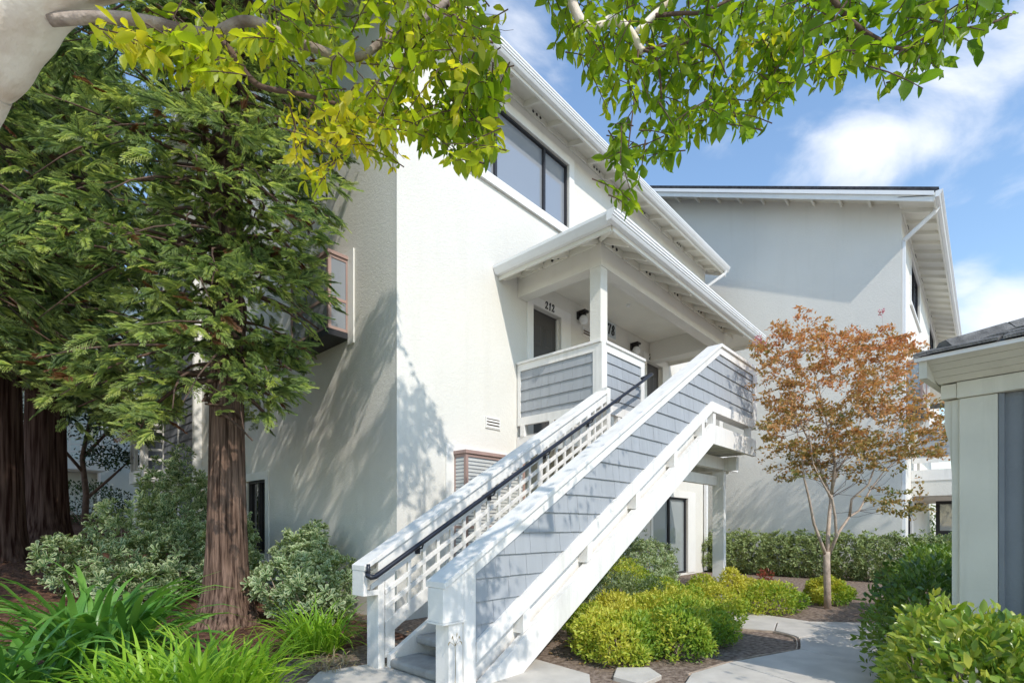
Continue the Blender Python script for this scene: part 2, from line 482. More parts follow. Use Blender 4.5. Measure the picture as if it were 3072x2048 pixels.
DIG = {'1': [[(.30, .78), (.52, 1.0), (.52, 0)], [(.34, 0), (.7, 0)]],
       '2': [[(.12, .74), (.18, .92), (.42, 1.0), (.68, .9), (.72, .7), (.55, .42), (.12, .03), (.78, .03), (.8, .16)]],
       '3': [[(.14, .84), (.4, 1.0), (.66, .88), (.64, .66), (.38, .54), (.68, .44), (.74, .2), (.5, 0), (.22, .02), (.1, .16)]],
       '7': [[(.1, .84), (.12, .98), (.78, .98), (.5, .5), (.38, 0)]],
       '8': [[(.44, .54), (.2, .68), (.2, .88), (.44, 1.0), (.68, .88), (.68, .68), (.44, .54), (.14, .38), (.12, .14), (.44, 0), (.76, .14), (.74, .38), (.44, .54)]]}
def digits(txt, F, u, z, h, parent, n0=.024, adv=.62, lw=.10):
    for i, ch in enumerate(txt):
        mb = MB()
        for st in DIG[ch]:
            for p, q in zip(st[:-1], st[1:]):
                p = Vector((p[0] * .62 + .12 * p[1], p[1])); q = Vector((q[0] * .62 + .12 * q[1], q[1]))
                d = (q - p).normalized(); nn = Vector((-d.y, d.x))
                w = lw * (.42 + .58 * abs(d.y)) / 2
                c = [p - d * w * .6 + nn * w, p - d * w * .6 - nn * w, q + d * w * .6 - nn * w, q + d * w * .6 + nn * w]
                P = [(u + (i * adv + x.x) * h, z + x.y * h) for x in c]
                mb.prism(P, lambda a, b, n: F(a, n, b), n0, n0 + .012)
        mb.build('digit', M['black'], parent)

def gutter_profile(Y, z):
    return [(Y + .12, z - .13), (Y + .055, z - .13), (Y + .035, z - .105), (Y + .035, z - .088), (Y + .018, z - .085), (Y + .018, z - .062),
            (Y + .004, z - .058), (Y + .004, z - .03), (Y - .008, z - .025), (Y - .008, z), (Y + .12, z)]

def eave(parent, x0, x1, Yw, Yo, zg, xw0, xw1, zw, spacing=.61, first=0., holes=3, ry=.045):
    """the low side of a roof: fascia, gutter, rafter tails and the vented blocking between them"""
    MB().prism(gutter_profile(Yo, zg), lambda y, z, x: (x, y, z), x0, x1).build('gutter', M['gutter'], parent)
    MB().box(x0 + .01, x1 - .01, Yo + .123, Yo + .155, zg - .185, zg - .02).build('fascia', M['soffit'], parent)
    zf = zg - .17; dz = zw - zf
    Yi = Yo + .157
    t = .09
    me = MB().prism([(Yw, zw - .0), (Yi, zf), (Yi, zf + t), (Yw, zw + t)], lambda y, z, x: (x, y, z), -.022, .022).mesh('rafter_tail', M['soffit'])
    MB().prism([(Yw + .02, zw + t + .002), (Yi, zf + t + .002), (Yi, zf + t + .02), (Yw + .02, zw + t + .02)], lambda y, z, x: (x, y, z), x0 + .02, x1 - .02).build('soffit_board', M['soffit'], parent)
    x = xw0 + first; k = 0
    hole = MB().tube([(0, -.006, 0), (0, .004, 0)], .022, 10).mesh('vent_hole', M['black'])
    while x < xw1 - .02:
        place('rafter_tail', me, parent, None, Matrix.Translation((x, 0, 0)))
        xe = min(x + spacing, xw1)
        b = MB().box(x + .024, xe - .024, Yw - .032, Yw - .004, zw - .015, zw + t).build('blocking', M['soffit'], parent)
        if k % 3 == 1 and xe - x > .4:
            for h in range(holes):
                place('vent_hole', hole, b, None, Matrix.Translation((x + spacing * .5 + (h - (holes - 1) / 2) * .095, Yw - .034, zw + .045)))
        x += spacing; k += 1

# ------------------------------------------------------------------ ground, path
def gz(x, y):
    t = max(0., y - 6.6)
    k = 1 / (1 + math.exp(max(-40., min(40., (x - 4.6) * 3))))
    return k * (.1 * t * t / (t + .8)) if y < 24 else k * 1.66
def build_ground():
    xs = [-400, -120, -50, -25] + list(np.arange(-14, 30.1, .8)) + [40, 60, 120, 400]
    ys = [-400, -120, -50, -25, -12] + list(np.arange(-6, 30.1, .8)) + [40, 60, 120, 400]
    mb = MB()
    for y in ys:
        for x in xs: mb.v.append((x, y, gz(x, y)))
    n = len(xs)
    for j in range(len(ys) - 1):
        for i in range(n - 1): mb.f.append((j * n + i, j * n + i + 1, (j + 1) * n + i + 1, (j + 1) * n + i))
    tag(mb.build('ground', M['soil'], smooth=True), 'bare brown soil under the planting beds', kind='structure')
    # reddish needle litter under the redwoods
    mb = MB(); xs = np.arange(-10, 3.75, .5); ys = np.arange(4.6, 24.1, .5); n = len(xs)
    for y in ys:
        for x in xs:
            e = min(1., (y - 4.6) / 1.0)
            mb.v.append((x, y, gz(x, y) + .04 * e - .006 + .012 * math.sin(x * 3.1 + y * 1.7) * e))
    for j in range(len(ys) - 1):
        for i in range(n - 1): mb.f.append((j * n + i, j * n + i + 1, (j + 1) * n + i + 1, (j + 1) * n + i))
    tag(mb.build('mulch', M['mulch'], smooth=True), 'dark red needle litter spread under the redwoods', kind='structure')
build_ground()

tag(MB().prism([(-30, -40), (40, -40), (40, -3.2), (-30, -3.2)], lambda x, y, d: (x, y, d), -.1, .025).build('bounce_court', M['path']), 'unseen pale concrete ground added behind the viewer to bounce light', kind='structure')  # out of view, added to throw warm bounce light onto facade and soffits
tag(MB().prism([(-8, -3.19), (2.5, -3.19), (2.5, -.4), (3.1, 1.5), (2.2, 1.95), (-1.5, 2.4), (-8, 2.4)], lambda x, y, d: (x, y, d), -.1, .022).build('bounce_walk', M['path']), 'unseen pale concrete added under the viewer to bounce light', kind='structure')  # added pale ground below the frame, bounces sun up onto stairs and leaves
path = thing('concrete_path', (5.5, 1.4, 0), 'pale concrete garden path running off behind the dark hedge', 'path')
path['kind'] = 'structure'
def slab(pts, z=.03, name='slab', mat='path', parent=None, low=-.05):
    o = MB().prism(pts, lambda x, y, d: (x, y, d), low, z).build(name, M[mat], parent, bevel=.006)
    return o
# joints are open gaps of 8 mm between the cast slabs
slab([(3.2, 1.55), (2.6, .4), (3.9, .30), (4.49, 1.18), (4.70, 1.70), (4.15, 1.80)], parent=path)
slab([(4.71, 1.698), (4.50, 1.176), (3.92, .30), (4.7, .25), (5.52, .80), (5.70, 1.36)], parent=path)
slab([(5.71, 1.365), (5.53, .80), (4.72, .25), (6.2, .2), (7.0, .55), (7.25, .95), (6.55, 1.42), (6.28, 1.50), (6.12, 1.465), (5.92, 1.41)], parent=path)
slab([(6.29, 1.515), (6.56, 1.43), (7.27, .96), (7.9, 1.0), (7.42, 1.66), (7.10, 1.95), (6.52, 1.82), (6.44, 1.68), (6.37, 1.58)], parent=path)
slab([(6.52, 1.83), (7.10, 1.965), (7.43, 1.67), (7.55, 2.2), (7.72, 2.76), (7.6, 3.3), (6.6, 3.2), (6.40, 2.14)], parent=path)
slab([(7.92, 1.0), (7.28, .95), (7.02, .55), (6.25, .2), (9.5, .05), (10.4, .1), (11.5, .5), (9.4, .75), (8.2, .85)], parent=path)
edge = MB()
for pts in ([(4.15, 1.83), (4.70, 1.735), (5.2, 1.60), (5.70, 1.395), (5.92, 1.44), (6.12, 1.495), (6.27, 1.54), (6.35, 1.60), (6.42, 1.69), (6.49, 1.83), (6.44, 2.0), (6.37, 2.16), (6.5, 3.1)],):
    for (p, q) in zip(pts[:-1], pts[1:]):
        d = Vector((q[0] - p[0], q[1] - p[1])).normalized(); n = Vector((-d.y, d.x)) * .006
        edge.hexa([(p[0] - n.x, p[1] - n.y, -.02), (q[0] - n.x, q[1] - n.y, -.02), (q[0] + n.x, q[1] + n.y, -.02), (p[0] + n.x, p[1] + n.y, -.02),
                   (p[0] - n.x, p[1] - n.y, .022), (q[0] - n.x, q[1] - n.y, .022), (q[0] + n.x, q[1] + n.y, .022), (p[0] + n.x, p[1] + n.y, .022)])
tag(edge.build('edging_board', M['twig_pale']), 'thin brown bender board edging between bare soil and path', 'edging')
tag(slab([(1.2, 3.2), (2.1, 4.15), (2.55, 4.05), (3.66, 3.06), (3.59, 2.43), (3.0, 2.0), (1.6, 2.0)], .02), 'concrete pad at the foot of the staircase', kind='structure').name = 'concrete_pad'
tag(slab([(3.87, 2.34), (4.07, 2.14), (3.92, 1.95), (3.6, 1.95), (3.62, 2.22)], .035, 'stepping_stone'), 'flat grey stepping stone in front of the yellow shrubs', 'stone')

# ------------------------------------------------------------------ main apartment building
YF, XC = 5.65, 3.925
PITCH = .45
bld = thing('apartment_building', (XC, YF, 0), 'white stucco apartment house with porch roof and doors 212 and 213', 'building')
F = FY(YF)
ops = [(5.25, 7.67, 6.69, 7.86), (6.648, 7.422, 2.74, 4.985), (10.6, 11.37, 2.74, 4.985), (4.89, 6.15, .5, 2.27), (10.9, 12.78, .05, 1.95), (12.3, 13.2, 4.05, 4.95)]
wm = wall(F, XC, 13.9, -.1, 8.30, ops)
wm.build('wall', M['stucco'], bld)
FS = FX(XC)
ops2 = [(6.85, 8.05, 4.05, 5.11), (9.78, 10.69, .733, 2.11)]
ws = wall(FS, YF, 18.0, -.1, 8.30, ops2)
ws.add([(XC, YF, 8.3), (XC, 18, 8.3), (XC, 18, 8.35), (XC, 12.1, 8.385 + PITCH * 6.45), (XC, YF, 8.385)], [(0, 1, 2, 3, 4)])
ws.build('wall', M['stucco'], bld)
we = MB(); we.add([(13.9, YF, -.1), (13.9, 18, -.1), (13.9, 18, 8.35), (13.9, 12.1, 8.3 + PITCH * 6.45), (13.9, YF, 8.3)], [(0, 1, 2, 3, 4)])
we.add([(XC, 18, -.1), (13.9, 18, -.1), (13.9, 18, 8.35), (XC, 18, 8.35)], [(0, 1, 2, 3)])
we.build('wall', M['stucco'], bld)
def gable_roof(parent, x0, x1, y0, yr, y1, z0, mat, th=.07):
    zr = z0 + PITCH * (yr - y0)
    MB().prism([(y0, z0), (yr, zr), (y1, zr - PITCH * (y1 - yr)), (y1, zr - PITCH * (y1 - yr) + th), (yr, zr + th), (y0, z0 + th)],
               lambda y, z, x: (x, y, z), x0, x1).build('roof', mat, parent)
gable_roof(bld, 3.40, 14.25, 5.14, 12.1, 18.6, 8.215, M['roof'])
eave(bld, 3.38, 14.24, YF, 5.10, 8.22, XC, 13.9, 8.17, first=.05)
def rake(parent, X, ox, y0, yr, y1, z0, dark, side=-1, spacing=.61, start=.3):
    xo = X + side * ox
    zr = z0 + PITCH * (yr - y0)
    def board(xa, xb, lo, hi, name, mat):
        for (a, za, b, zb) in ((y0, z0, yr, zr), (yr, zr, y1, zr - PITCH * (y1 - yr))):
            MB().prism([(a, za + lo), (b, zb + lo), (b, zb + hi), (a, za + hi)], lambda y, z, x: (x, y, z), xa, xb).build(name, mat, parent)
    s = side
    board(min(xo, xo - s * .035), max(xo, xo - s * .035), -.20, -.003, 'rake_board', M['trim'])
    board(min(xo + s * .003, xo + s * .033), max(xo + s * .003, xo + s * .033), -.075, .02, 'rake_trim', M['gutter'])
    xa, xb = sorted((X, xo - s * .037))
    board(xa, xb, -.045, -.004, 'soffit_board', M['soffit'])
    y = y0 + start
    while y < min(yr, y0 + 9):
        z = z0 + PITCH * (y - y0) - .05
        me = MB().prism([(y - .03, z - PITCH * .03 - .09), (y + .03, z + PITCH * .03 - .09), (y + .03, z + PITCH * .03), (y - .03, z - PITCH * .03)], lambda a, b, x: (x, a, b), xa, xb)
        me.build('lookout', M['soffit'], parent)
        y += spacing
rake(bld, XC, .5, 5.22, 12.1, 18.4, 8.21, True)
rake(bld, 13.9, .35, 5.22, 12.1, 18.4, 8.21, True, side=1)

window(F, bld, 5.25, 7.67, 6.69, 7.86, [5.804, 7.015], M['darkframe'], M['glass'], trim=(.16, .15, .15, .14), sill=True, fw=.035)
oriel(bld, 'Y', YF, 4.89, 6.15, .5, 2.27, .27, M['glass'], True)
for a, b, c, d in ((4.74, 4.886, .4, 2.41), (6.154, 6.3, .4, 2.41), (4.89, 6.15, 2.325, 2.41)):
    MB().fbox(F, a, b, .002, .024, c, d).build('trim', M['trim'], bld)
window(F, bld, 10.9, 12.78, .05, 1.95, [11.83], M['darkframe'], M['glass_pale'], trim=(.1, .45, .16, 0), fw=.05)
window(F, bld, 12.3, 13.2, 4.05, 4.95, [12.75], M['darkframe'], M['glass_dark'], trim=(.1, .1, .1, .1))
MB().box(13.76, 13.86, YF - .10, YF - .03, .05, 7.7).build('downspout', M['gutter'], bld)
MB().tube([(13.81, YF - .06, 7.7), (14.1, 5.2, 8.02), (14.1, 5.16, 8.1)], .045, 6).build('downspout_elbow', M['gutter'], bld)
# corner bead catches the light
MB().box(XC - .004, XC + .02, YF - .004, YF + .02, 0, 8.25).build('corner_bead', M['stucco'], bld)
def louver(F, parent, u, z, w=.32, h=.17):
    b = MB(); t = .018
    b.fbox(F, u, u + t, .002, .02, z, z + h).fbox(F, u + w - t, u + w, .002, .02, z, z + h)
    b.fbox(F, u + t, u + w - t, .002, .019, z, z + t).fbox(F, u + t, u + w - t, .002, .019, z + h - t, z + h)
    v = b.build('louver_vent', M['trim'], parent)
    MB().fbox(F, u + t, u + w - t, .001, .0035, z + t, z + h - t).build('vent_back', M['twig'], v)
    me = MB().hexa([F(u + t, .004, .0), F(u + w - t, .004, .0), F(u + w - t, .024, -.02), F(u + t, .024, -.02), F(u + t, .004, .012), F(u + w - t, .004, .012), F(u + w - t, .024, -.008), F(u + t, .024, -.008)]).mesh('louver_slat', M['trim'])
    for k in range(3): place('louver_slat', me, v, None, Matrix.Translation((0, 0, z + .035 + k * .046)))
louver(F, bld, 5.53, 2.75)
louver(F, bld, 8.1, 4.86, .36, .16)

def door(parent, F, a, b, c, d, num, nu):
    mb = MB(); n0 = -.09
    mb.fbox(F, a + .004, b - .004, n0 - .03, n0, c, d - .004)
    dr = mb.build('door', M['door'], parent)
    w = (b - a)
    for r0, r1 in ((d - .62, d - .22), (d - 1.2, d - .74), (d - 2.0, d - 1.32)):
        for q in (0, 1):
            u0 = a + w * (.13 + .40 * q); u1 = u0 + w * .33
            MB().prism([(u0, r0), (u1, r0), (u1, r1), (u0, r1)], lambda x, z, n: F(x, n, z), n0 + .001, n0 + .004).build('door_panel', M['door'], dr)
            e = .028
            MB().hexa([F(u0 + e, n0 + .0045, r0 + e), F(u1 - e, n0 + .0045, r0 + e), F(u1 - e, n0 + .0045, r1 - e), F(u0 + e, n0 + .0045, r1 - e),
                       F(u0 + 2 * e, n0 + .014, r0 + 2 * e), F(u1 - 2 * e, n0 + .014, r0 + 2 * e), F(u1 - 2 * e, n0 + .014, r1 - 2 * e), F(u0 + 2 * e, n0 + .014, r1 - 2 * e)]).build('door_panel', M['door'], dr)
    MB().ball(F(b - .09, n0 + .05, c + 1.0), .032).build('door_knob', M['gutter'], dr, True)
    for (x0, x1, z0, z1) in ((a - .15, a, c, d + .15), (b, b + .29, c, d + .15), (a, b, d, d + .15)):
        MB().fbox(F, x0, x1, .002, .024, z0, z1).build('door_trim', M['trim'], dr)
    for (x0, x1, z0, z1) in ((a + .001, a + .03, c, d), (b - .03, b - .001, c, d)):
        MB().fbox(F, x0, x1, -.085, -.045, z0, z1 - .03).build('door_jamb', M['trim'], dr)
    digits(num, F, nu, d + .025, .125, dr, .025, .72, .13)
    return dr
door(bld, F, 6.648, 7.422, 2.74, 4.985, '212', 6.95)
door(bld, F, 10.6, 11.37, 2.74, 4.985, '213', 10.68)
MB().fbox(F, 6.555, 6.575, .024, .034, 4.12, 4.2).build('doorbell', M['gutter'], bld)
pl = MB().fbox(F, 8.66, 9.28, .003, .02, 5.08, 5.385).build('number_plate', M['sign'], bld)
MB().fbox(F, 8.64, 9.30, .001, .012, 5.06, 5.40).build('plate_rim', M['trim'], pl)
digits('78', F, 8.955, 5.135, .20, pl, .021, .70, .13)
def wall_lamp(parent, F, u, z):
    b = MB().fbox(F, u - .06, u + .06, .002, .05, z - .02, z + .12)
    b.fbox(F, u - .07, u + .07, .05, .19, z + .085, z + .12).tube([F(u, .12, z + .085), F(u, .12, z + .03)], .05, 10)
    l = b.build('wall_lamp', M['lamp_dark'], parent)
    MB().ball(F(u, .12, z - .045), .088, 18, 12).build('lamp_globe', M['globe'], l, True)
wall_lamp(bld, F, 7.98, 5.13)
wall_lamp(bld, F, 9.95, 5.05)

# left wall: oriel and dark tall window
tw = .158
MB().fbox(FS, 6.69, 6.846, .002, .024, 3.88, 5.235).build('trim', M['trim'], bld)
MB().fbox(FS, 6.85, 8.05, .002, .022, 5.165, 5.235).build('trim', M['trim'], bld)
MB().fbox(FS, 8.054, 8.21, .002, .024, 3.88, 5.235).build('trim', M['trim'], bld)
oriel(bld, 'X', XC, 6.85, 8.05, 4.05, 5.11, .32, M['glass'])
window(FS, bld, 9.78, 10.69, .733, 2.11, [10.2], M['darkframe'], M['glass_dark'], trim=(.15, .2, .15, .12), fw=.045, sill=True)

# porch: deck, balustrade, column, beams, ceiling, hip roof
DX0, DY0, DZ = 6.245, 4.02, 2.72
pr = MB().box(DX0 + .05, 11.7, DY0 + .05, YF - .004, 2.5, DZ).build('deck', M['concrete'], bld)
for a in ((DX0, DX0 + .045, DY0, YF - .006, 2.42, 2.69), (DX0 + .047, 11.7, DY0 + .002, DY0 + .045, 2.422, 2.69)):
    MB().box(*a).build('rim_board', M['stair'], pr)
me = MB().box(-.02, .02, DY0 + .05, YF - .01, 2.36, 2.497).mesh('joist', M['soffit'])
for k in range(13): place('joist', me, pr, None, Matrix.Translation((6.5 + k * .4, 0, 0)))
# the two visible faces of the guard
def guard(parent, Fg, u0, u1, zb, zt, rows, mat, seed, wall_n=.10, back=True, stile0=.07, stile1=.12, topb=.11, botb=.13):
    g = MB().fbox(Fg, u0 + .001, u1 - .001, -wall_n, -.03, zb + .01, zt - .045).build('balustrade', M['stair'], parent)
    MB().fbox(Fg, u0 - .0, u1, -wall_n - .03, .025, zt - .04, zt).build('cap', M['stair'], g, bevel=.004)
    MB().fbox(Fg, u0, u1, -.029, .0, zt - .04 - topb, zt - .042).build('rail_board', M['stair'], g)
    MB().fbox(Fg, u0, u1, -.029, .0, zb, zb + botb).build('rail_board', M['stair'], g)
    MB().fbox(Fg, u0, u0 + stile0, -.029, -.001, zb + botb + .001, zt - .041 - topb).build('stile', M['stair'], g)
    MB().fbox(Fg, u1 - stile1, u1, -.029, -.001, zb + botb + .001, zt - .041 - topb).build('stile', M['stair'], g)
    a, b, zl, zh = u0 + stile0 + .002, u1 - stile1 - .002, zb + botb + .004, zt - .043 - topb
    Fs = lambda u, n, z: Fg(u, n - .0295, z)
    shingles(Fs, a, b, rows, [(0, 1, zh), (0, -1, -zl)], mat, g, seed=seed)
    return g
rowsB = [2.915, 3.09, 3.262, 3.435, 3.61, 3.785]
guard(bld, lambda u, n, z: (DX0 - n, u, z), DY0 + .001, YF - .02, 2.87, 3.90, rowsB, M['shingle'], 3, stile0=.15, stile1=.06)
guard(bld, FY(DY0), DX0 + .104, 7.495, 2.87, 3.90, rowsB, M['shingle'], 4, stile0=.04, stile1=.11)
MB().box(DX0 - .004, DX0 + .102, DY0 - .004, DY0 + .1, 2.42, 3.855).build('corner_post', M['stair'], bld)
for (x, y) in ((DX0 + .03, 5.5), (DX0 + .03, 4.9), (6.75, DY0 + .03), (7.3, DY0 + .03)):
    MB().box(x - .045, x + .03, y - .02, y + .055, 2.69, 2.872).build('guard_block', M['stair'], bld)
MB().box(6.285, 6.465, 4.065, 4.245, 3.9, 4.972).build('column', M['stucco'], bld)
MB().box(10.75, 10.93, 4.065, 4.245, DZ, 4.972).build('column', M['stucco'], bld)
MB().box(6.27, 11.0, 4.05, 4.26, 4.97, 5.40).build('beam', M['stucco'], bld)
MB().box(6.27, 6.48, 4.263, YF - .003, 4.973, 5.40).build('beam', M['stucco'], bld)
MB().box(10.73, 10.98, 4.263, YF - .003, 4.973, 5.40).build('beam', M['stucco'], bld)
MB().box(6.25, 11.0, 4.06, YF - .003, 5.402, 5.43).build('ceiling', M['soffit'], bld)
MB().tube([(8.6, 4.95, 5.402), (8.6, 4.95, 5.36)], [.045, .03], 10).build('ceiling_spigot', M['gutter'], bld)
def hip_roof(parent, x0, x1, y0, yw, zg, mat, courses=False):
    """porch roof: gutter on the front, plain metal fascia on the left, hips rising to the wall"""
    zr = zg + .42 * (yw - y0); d = yw - y0
    P = [(x0, y0, zg - .01), (x1, y0, zg - .01), (x0, yw, zg - .01), (x1, yw, zg - .01), (x0 + d, yw, zr), (x1 - d, yw, zr)]
    mb = MB().add(P, [(0, 1, 5, 4), (0, 4, 2), (1, 3, 5)])
    rf = mb.build('porch_roof', mat, parent)
    MB().prism(gutter_profile(y0, zg), lambda y, z, x: (x, y, z), x0 - .01, x1).build('gutter', M['gutter'], rf)
    MB().prism([(x0 + .12, zg - .13), (x0 + .06, zg - .13), (x0 + .035, zg - .1), (x0, zg - .04), (x0, zg), (x0 + .12, zg)], lambda x, z, y: (x, y, z), y0 + .125, yw - .004).build('metal_fascia', M['gutter'], rf)
    MB().box(x0 + .123, x0 + .155, y0 + .15, yw - .005, zg - .19, zg - .02).build('fascia', M['soffit'], rf)
    MB().box(x0 + .158, x1 - .1, y0 + .123, y0 + .155, zg - .19, zg - .02).build('fascia', M['soffit'], rf)
    return rf
pr2 = hip_roof(bld, 5.695, 11.75, 3.47, YF, 5.29, M['roof'])
# sloped soffits between beams and eaves
zo, zi = 5.17, 5.375
MB().add([(5.86, 3.63, zo), (11.72, 3.63, zo), (11.0, 4.05, zi), (6.27, 4.05, zi)], [(0, 1, 2, 3)]).build('soffit_board', M['soffit'], pr2)
MB().add([(11.0, 4.05, zi), (11.72, 3.63, zo), (11.72, YF - .006, zo), (11.0, YF - .006, zi)], [(0, 1, 2, 3)]).build('soffit_board', M['soffit'], pr2)
MB().box(11.721, 11.75, 3.6, YF - .006, 5.10, 5.28).build('fascia', M['soffit'], pr2)
MB().add([(5.86, 3.63, zo), (6.27, 4.05, zi), (6.27, YF - .006, zi), (5.86, YF - .006, zo)], [(0, 1, 2, 3)]).build('soffit_board', M['soffit'], pr2)
me = MB().prism([(4.046, zi - .085), (3.632, zo - .085), (3.632, zo - .004), (4.046, zi - .004)], lambda y, z, x: (x, y, z), -.02, .02).mesh('rafter_tail', M['soffit'])
hole = MB().tube([(0, -.008, 0), (0, .002, 0)], .022, 10).mesh('vent_hole', M['black'])
k = 0; x = 6.32
while x < 11.2:
    place('rafter_tail', me, pr2, None, Matrix.Translation((x, 0, 0)))
    b = MB().box(x + .022, x + .485, 4.012, 4.044, zi - .115, zi - .02).build('blocking', M['soffit'], pr2)
    if k % 2 == 0:
        for h in range(2): place('vent_hole', hole, b, None, Matrix.Translation((x + .2 + h * .11, 4.01, zi - .065)))
    x += .507; k += 1
me = MB().prism([(6.266, zi - .085), (5.862, zo - .085), (5.862, zo - .004), (6.266, zi - .004)], lambda x, z, y: (x, y, z), -.02, .02).mesh('rafter_tail', M['soffit'])
for k, y in enumerate((4.1, 4.6, 5.1, 5.55)):
    place('rafter_tail', me, pr2, None, Matrix.Translation((0, y, 0)))
    if k < 3:
        b = MB().box(6.235, 6.266, y + .022, y + .478, zi - .115, zi - .02).build('blocking', M['soffit'], pr2)
hole2 = MB().tube([(-.008, 0, 0), (.002, 0, 0)], .022, 10).mesh('vent_hole', M['black'])
for y in (4.78, 4.9): place('vent_hole', hole2, b, None, Matrix.Translation((6.233, y, zi - .065)))
# hip rafter at the corner
MB().tube([(5.86, 3.63, zo - .05), (6.26, 4.04, zi - .05)], .04, 4).build('hip_rafter', M['soffit'], pr2)
# stucco columns and wall stub under the deck
MB().box(6.23, 6.45, 4.0, 4.22, .0, 2.418).build('column', M['stucco'], bld)
pier = MB().box(6.16, 6.52, 3.93, 4.29, -.05, .15).build('pier_footing', M['concrete'], bld, bevel=.012)
MB().box(9.9, 10.3, 5.3, YF - .003, 0, .9).build('meter_stub', M['stucco'], bld)

# back bay on the left wall with its shingled sides and little balcony
bay = MB().box(3.78, XC - .003, 13.4, 18.0, .2, 7.6).build('bay', M['shingle_far'], bld)
Fb = FX(3.78)
MB().box(3.765, 3.92, 13.37, 13.398, .3, 7.6).build('corner_board', M['trim'], bay)
for y in (13.401, 14.55, 15.9): MB().fbox(Fb, y, y + .1, .001, .022, .3, 7.6).build('corner_board', M['trim'], bay)
shingles(Fb, 13.505, 14.545, list(np.arange(1.0, 6.4, .19)), [], M['shingle_far'], bay, .3, .6, 21)
shingles(Fb, 14.655, 15.895, list(np.arange(2.75, 6.4, .19)), [], M['shingle_far'], bay, .3, .6, 22)
MB().fbox(Fb, 14.652, 15.898, .002, .03, 2.42, 2.75).build('rail_board', M['trim'], bay)
MB().fbox(Fb, 14.652, 17.2, .002, .02, 2.05, 2.42).build('beam', M['stucco'], bay)
MB().fbox(Fb, 14.652, 17.2, .002, .006, .7, 2.05).build('recess_shade', M['glass_dark'], bay)  # flat dark sheet on the wall, paints the shade of a recess
bc = MB().box(3.35, 3.77, 16.0, 17.6, 2.4, 2.72).build('balcony', M['trim'], bay)
MB().box(3.33, 3.77, 15.95, 17.65, 3.86, 3.92).build('cap', M['trim'], bc)
for y in (16.0, 16.45, 17.1, 17.52): MB().box(3.37, 3.45, y, y + .08, 2.72, 3.86).build('balcony_post', M['trim'], bc)
for z in (2.95, 3.2, 3.45, 3.7): MB().box(3.46, 3.76, 16.02, 16.06, z, z + .06).build('balcony_rail', M['trim'], bc)

# ------------------------------------------------------------------ exterior staircase
SL = .5854
st = thing('exterior_staircase', (2.55, 3.4, 0), 'white outdoor staircase with blue grey shingled side and black handrail', 'staircase')
YN = 2.86                      # outer face of the near guard
TH = .17                       # thickness of both guards
KX = 7.594                     # where the near cap turns level
def capz(x): return .844 + SL * (x - 2.372)
FN = FY(YN)
def sl(x, ref, z): return z + SL * (x - ref)
XE = 9.226
def strip(Fq, x0, x1, lo, hi, n0, n1):
    """a board that follows the slope; lo, hi are offsets from the cap line (near guard)"""
    return MB().hexa([Fq(x0, n0, capz(x0) + lo), Fq(x1, n0, capz(x1) + lo), Fq(x1, n1, capz(x1) + lo), Fq(x0, n1, capz(x0) + lo),
                      Fq(x0, n0, capz(x0) + hi), Fq(x1, n0, capz(x1) + hi), Fq(x1, n1, capz(x1) + hi), Fq(x0, n1, capz(x0) + hi)])
# near guard
zl = capz(KX)                  # 3.90
core = MB().prism([(2.72, .30), (7.45, .30 + SL * 4.73), (9.20, 3.0), (9.20, zl - .05), (KX, zl - .05), (2.72, capz(2.72) - .05)],
                  lambda x, z, n: FN(x, n, z), -.10, -.03)
gd = core.build('side_panel', M['stair'], st)
strip(FN, 2.372, KX - .004, -.045, .0, -TH - .02, .028).build('cap', M['stair'], gd, bevel=.004)
MB().fbox(FN, KX - .002, XE, -TH - .02, .028, zl - .045, zl).build('cap', M['stair'], gd, bevel=.004)
strip(FN, 2.70, KX - .03, -.150, -.048, -.028, .002).build('rail_board', M['stair'], gd)
MB().fbox(FN, KX - .027, XE - .002, -.028, .002, zl - .150, zl - .048).build('rail_board', M['stair'], gd)
MB().fbox(FN, 9.04, XE - .002, -.028, .001, 3.02, zl - .152).build('stile', M['stair'], gd)
MB().prism([(2.578, .02), (2.696, .02), (2.696, capz(2.696) - .05), (2.578, capz(2.578) - .05)], lambda x, z, n: FN(x, n, z), -.028, .0035).build('stile', M['stair'], gd)
# boxed end of the guard
bx = MB().prism([(2.374, .55), (2.576, .55), (2.576, capz(2.576) - .05), (2.374, capz(2.374) - .05)], lambda x, z, n: FN(x, n, z), -TH, .004)
bx.build('newel_box', M['stair'], gd, bevel=.003)
MB().fbox(FN, 2.368, 2.60, -TH - .004, .008, .535, .549).build('newel_base_trim', M['stair'], gd)
MB().fbox(FN, 2.44, 2.575, -TH + .01, -.01, .0, .533).build('newel_post', M['stair'], gd, bevel=.003)
# lower band, blocks and stringer
def low(x): return .365 + .577 * (x - 2.698)
XB = 7.272
def lowstrip(x0, x1, lo, hi, n0, n1):
    f = lambda x, o: low(x) + o
    return MB().hexa([FN(x0, n0, f(x0, lo)), FN(x1, n0, f(x1, lo)), FN(x1, n1, f(x1, lo)), FN(x0, n1, f(x0, lo)), FN(x0, n0, f(x0, hi)), FN(x1, n0, f(x1, hi)), FN(x1, n1, f(x1, hi)), FN(x0, n1, f(x0, hi))])
lowstrip(2.70, XB, -.155, 0, -.03, .012).build('rail_board', M['stair'], gd)
MB().fbox(FN, XB + .002, XE, -.03, .012, 2.865, 3.004).build('rail_board', M['stair'], gd)
MB().fbox(FN, XB + .01, XE - .005, -TH, -.032, 2.87, 2.99).build('bottom_plate', M['stair'], gd)
lowstrip(2.70, XB, -.45, -.13, -.15, -.12).build('inner_board', M['stair'], gd)
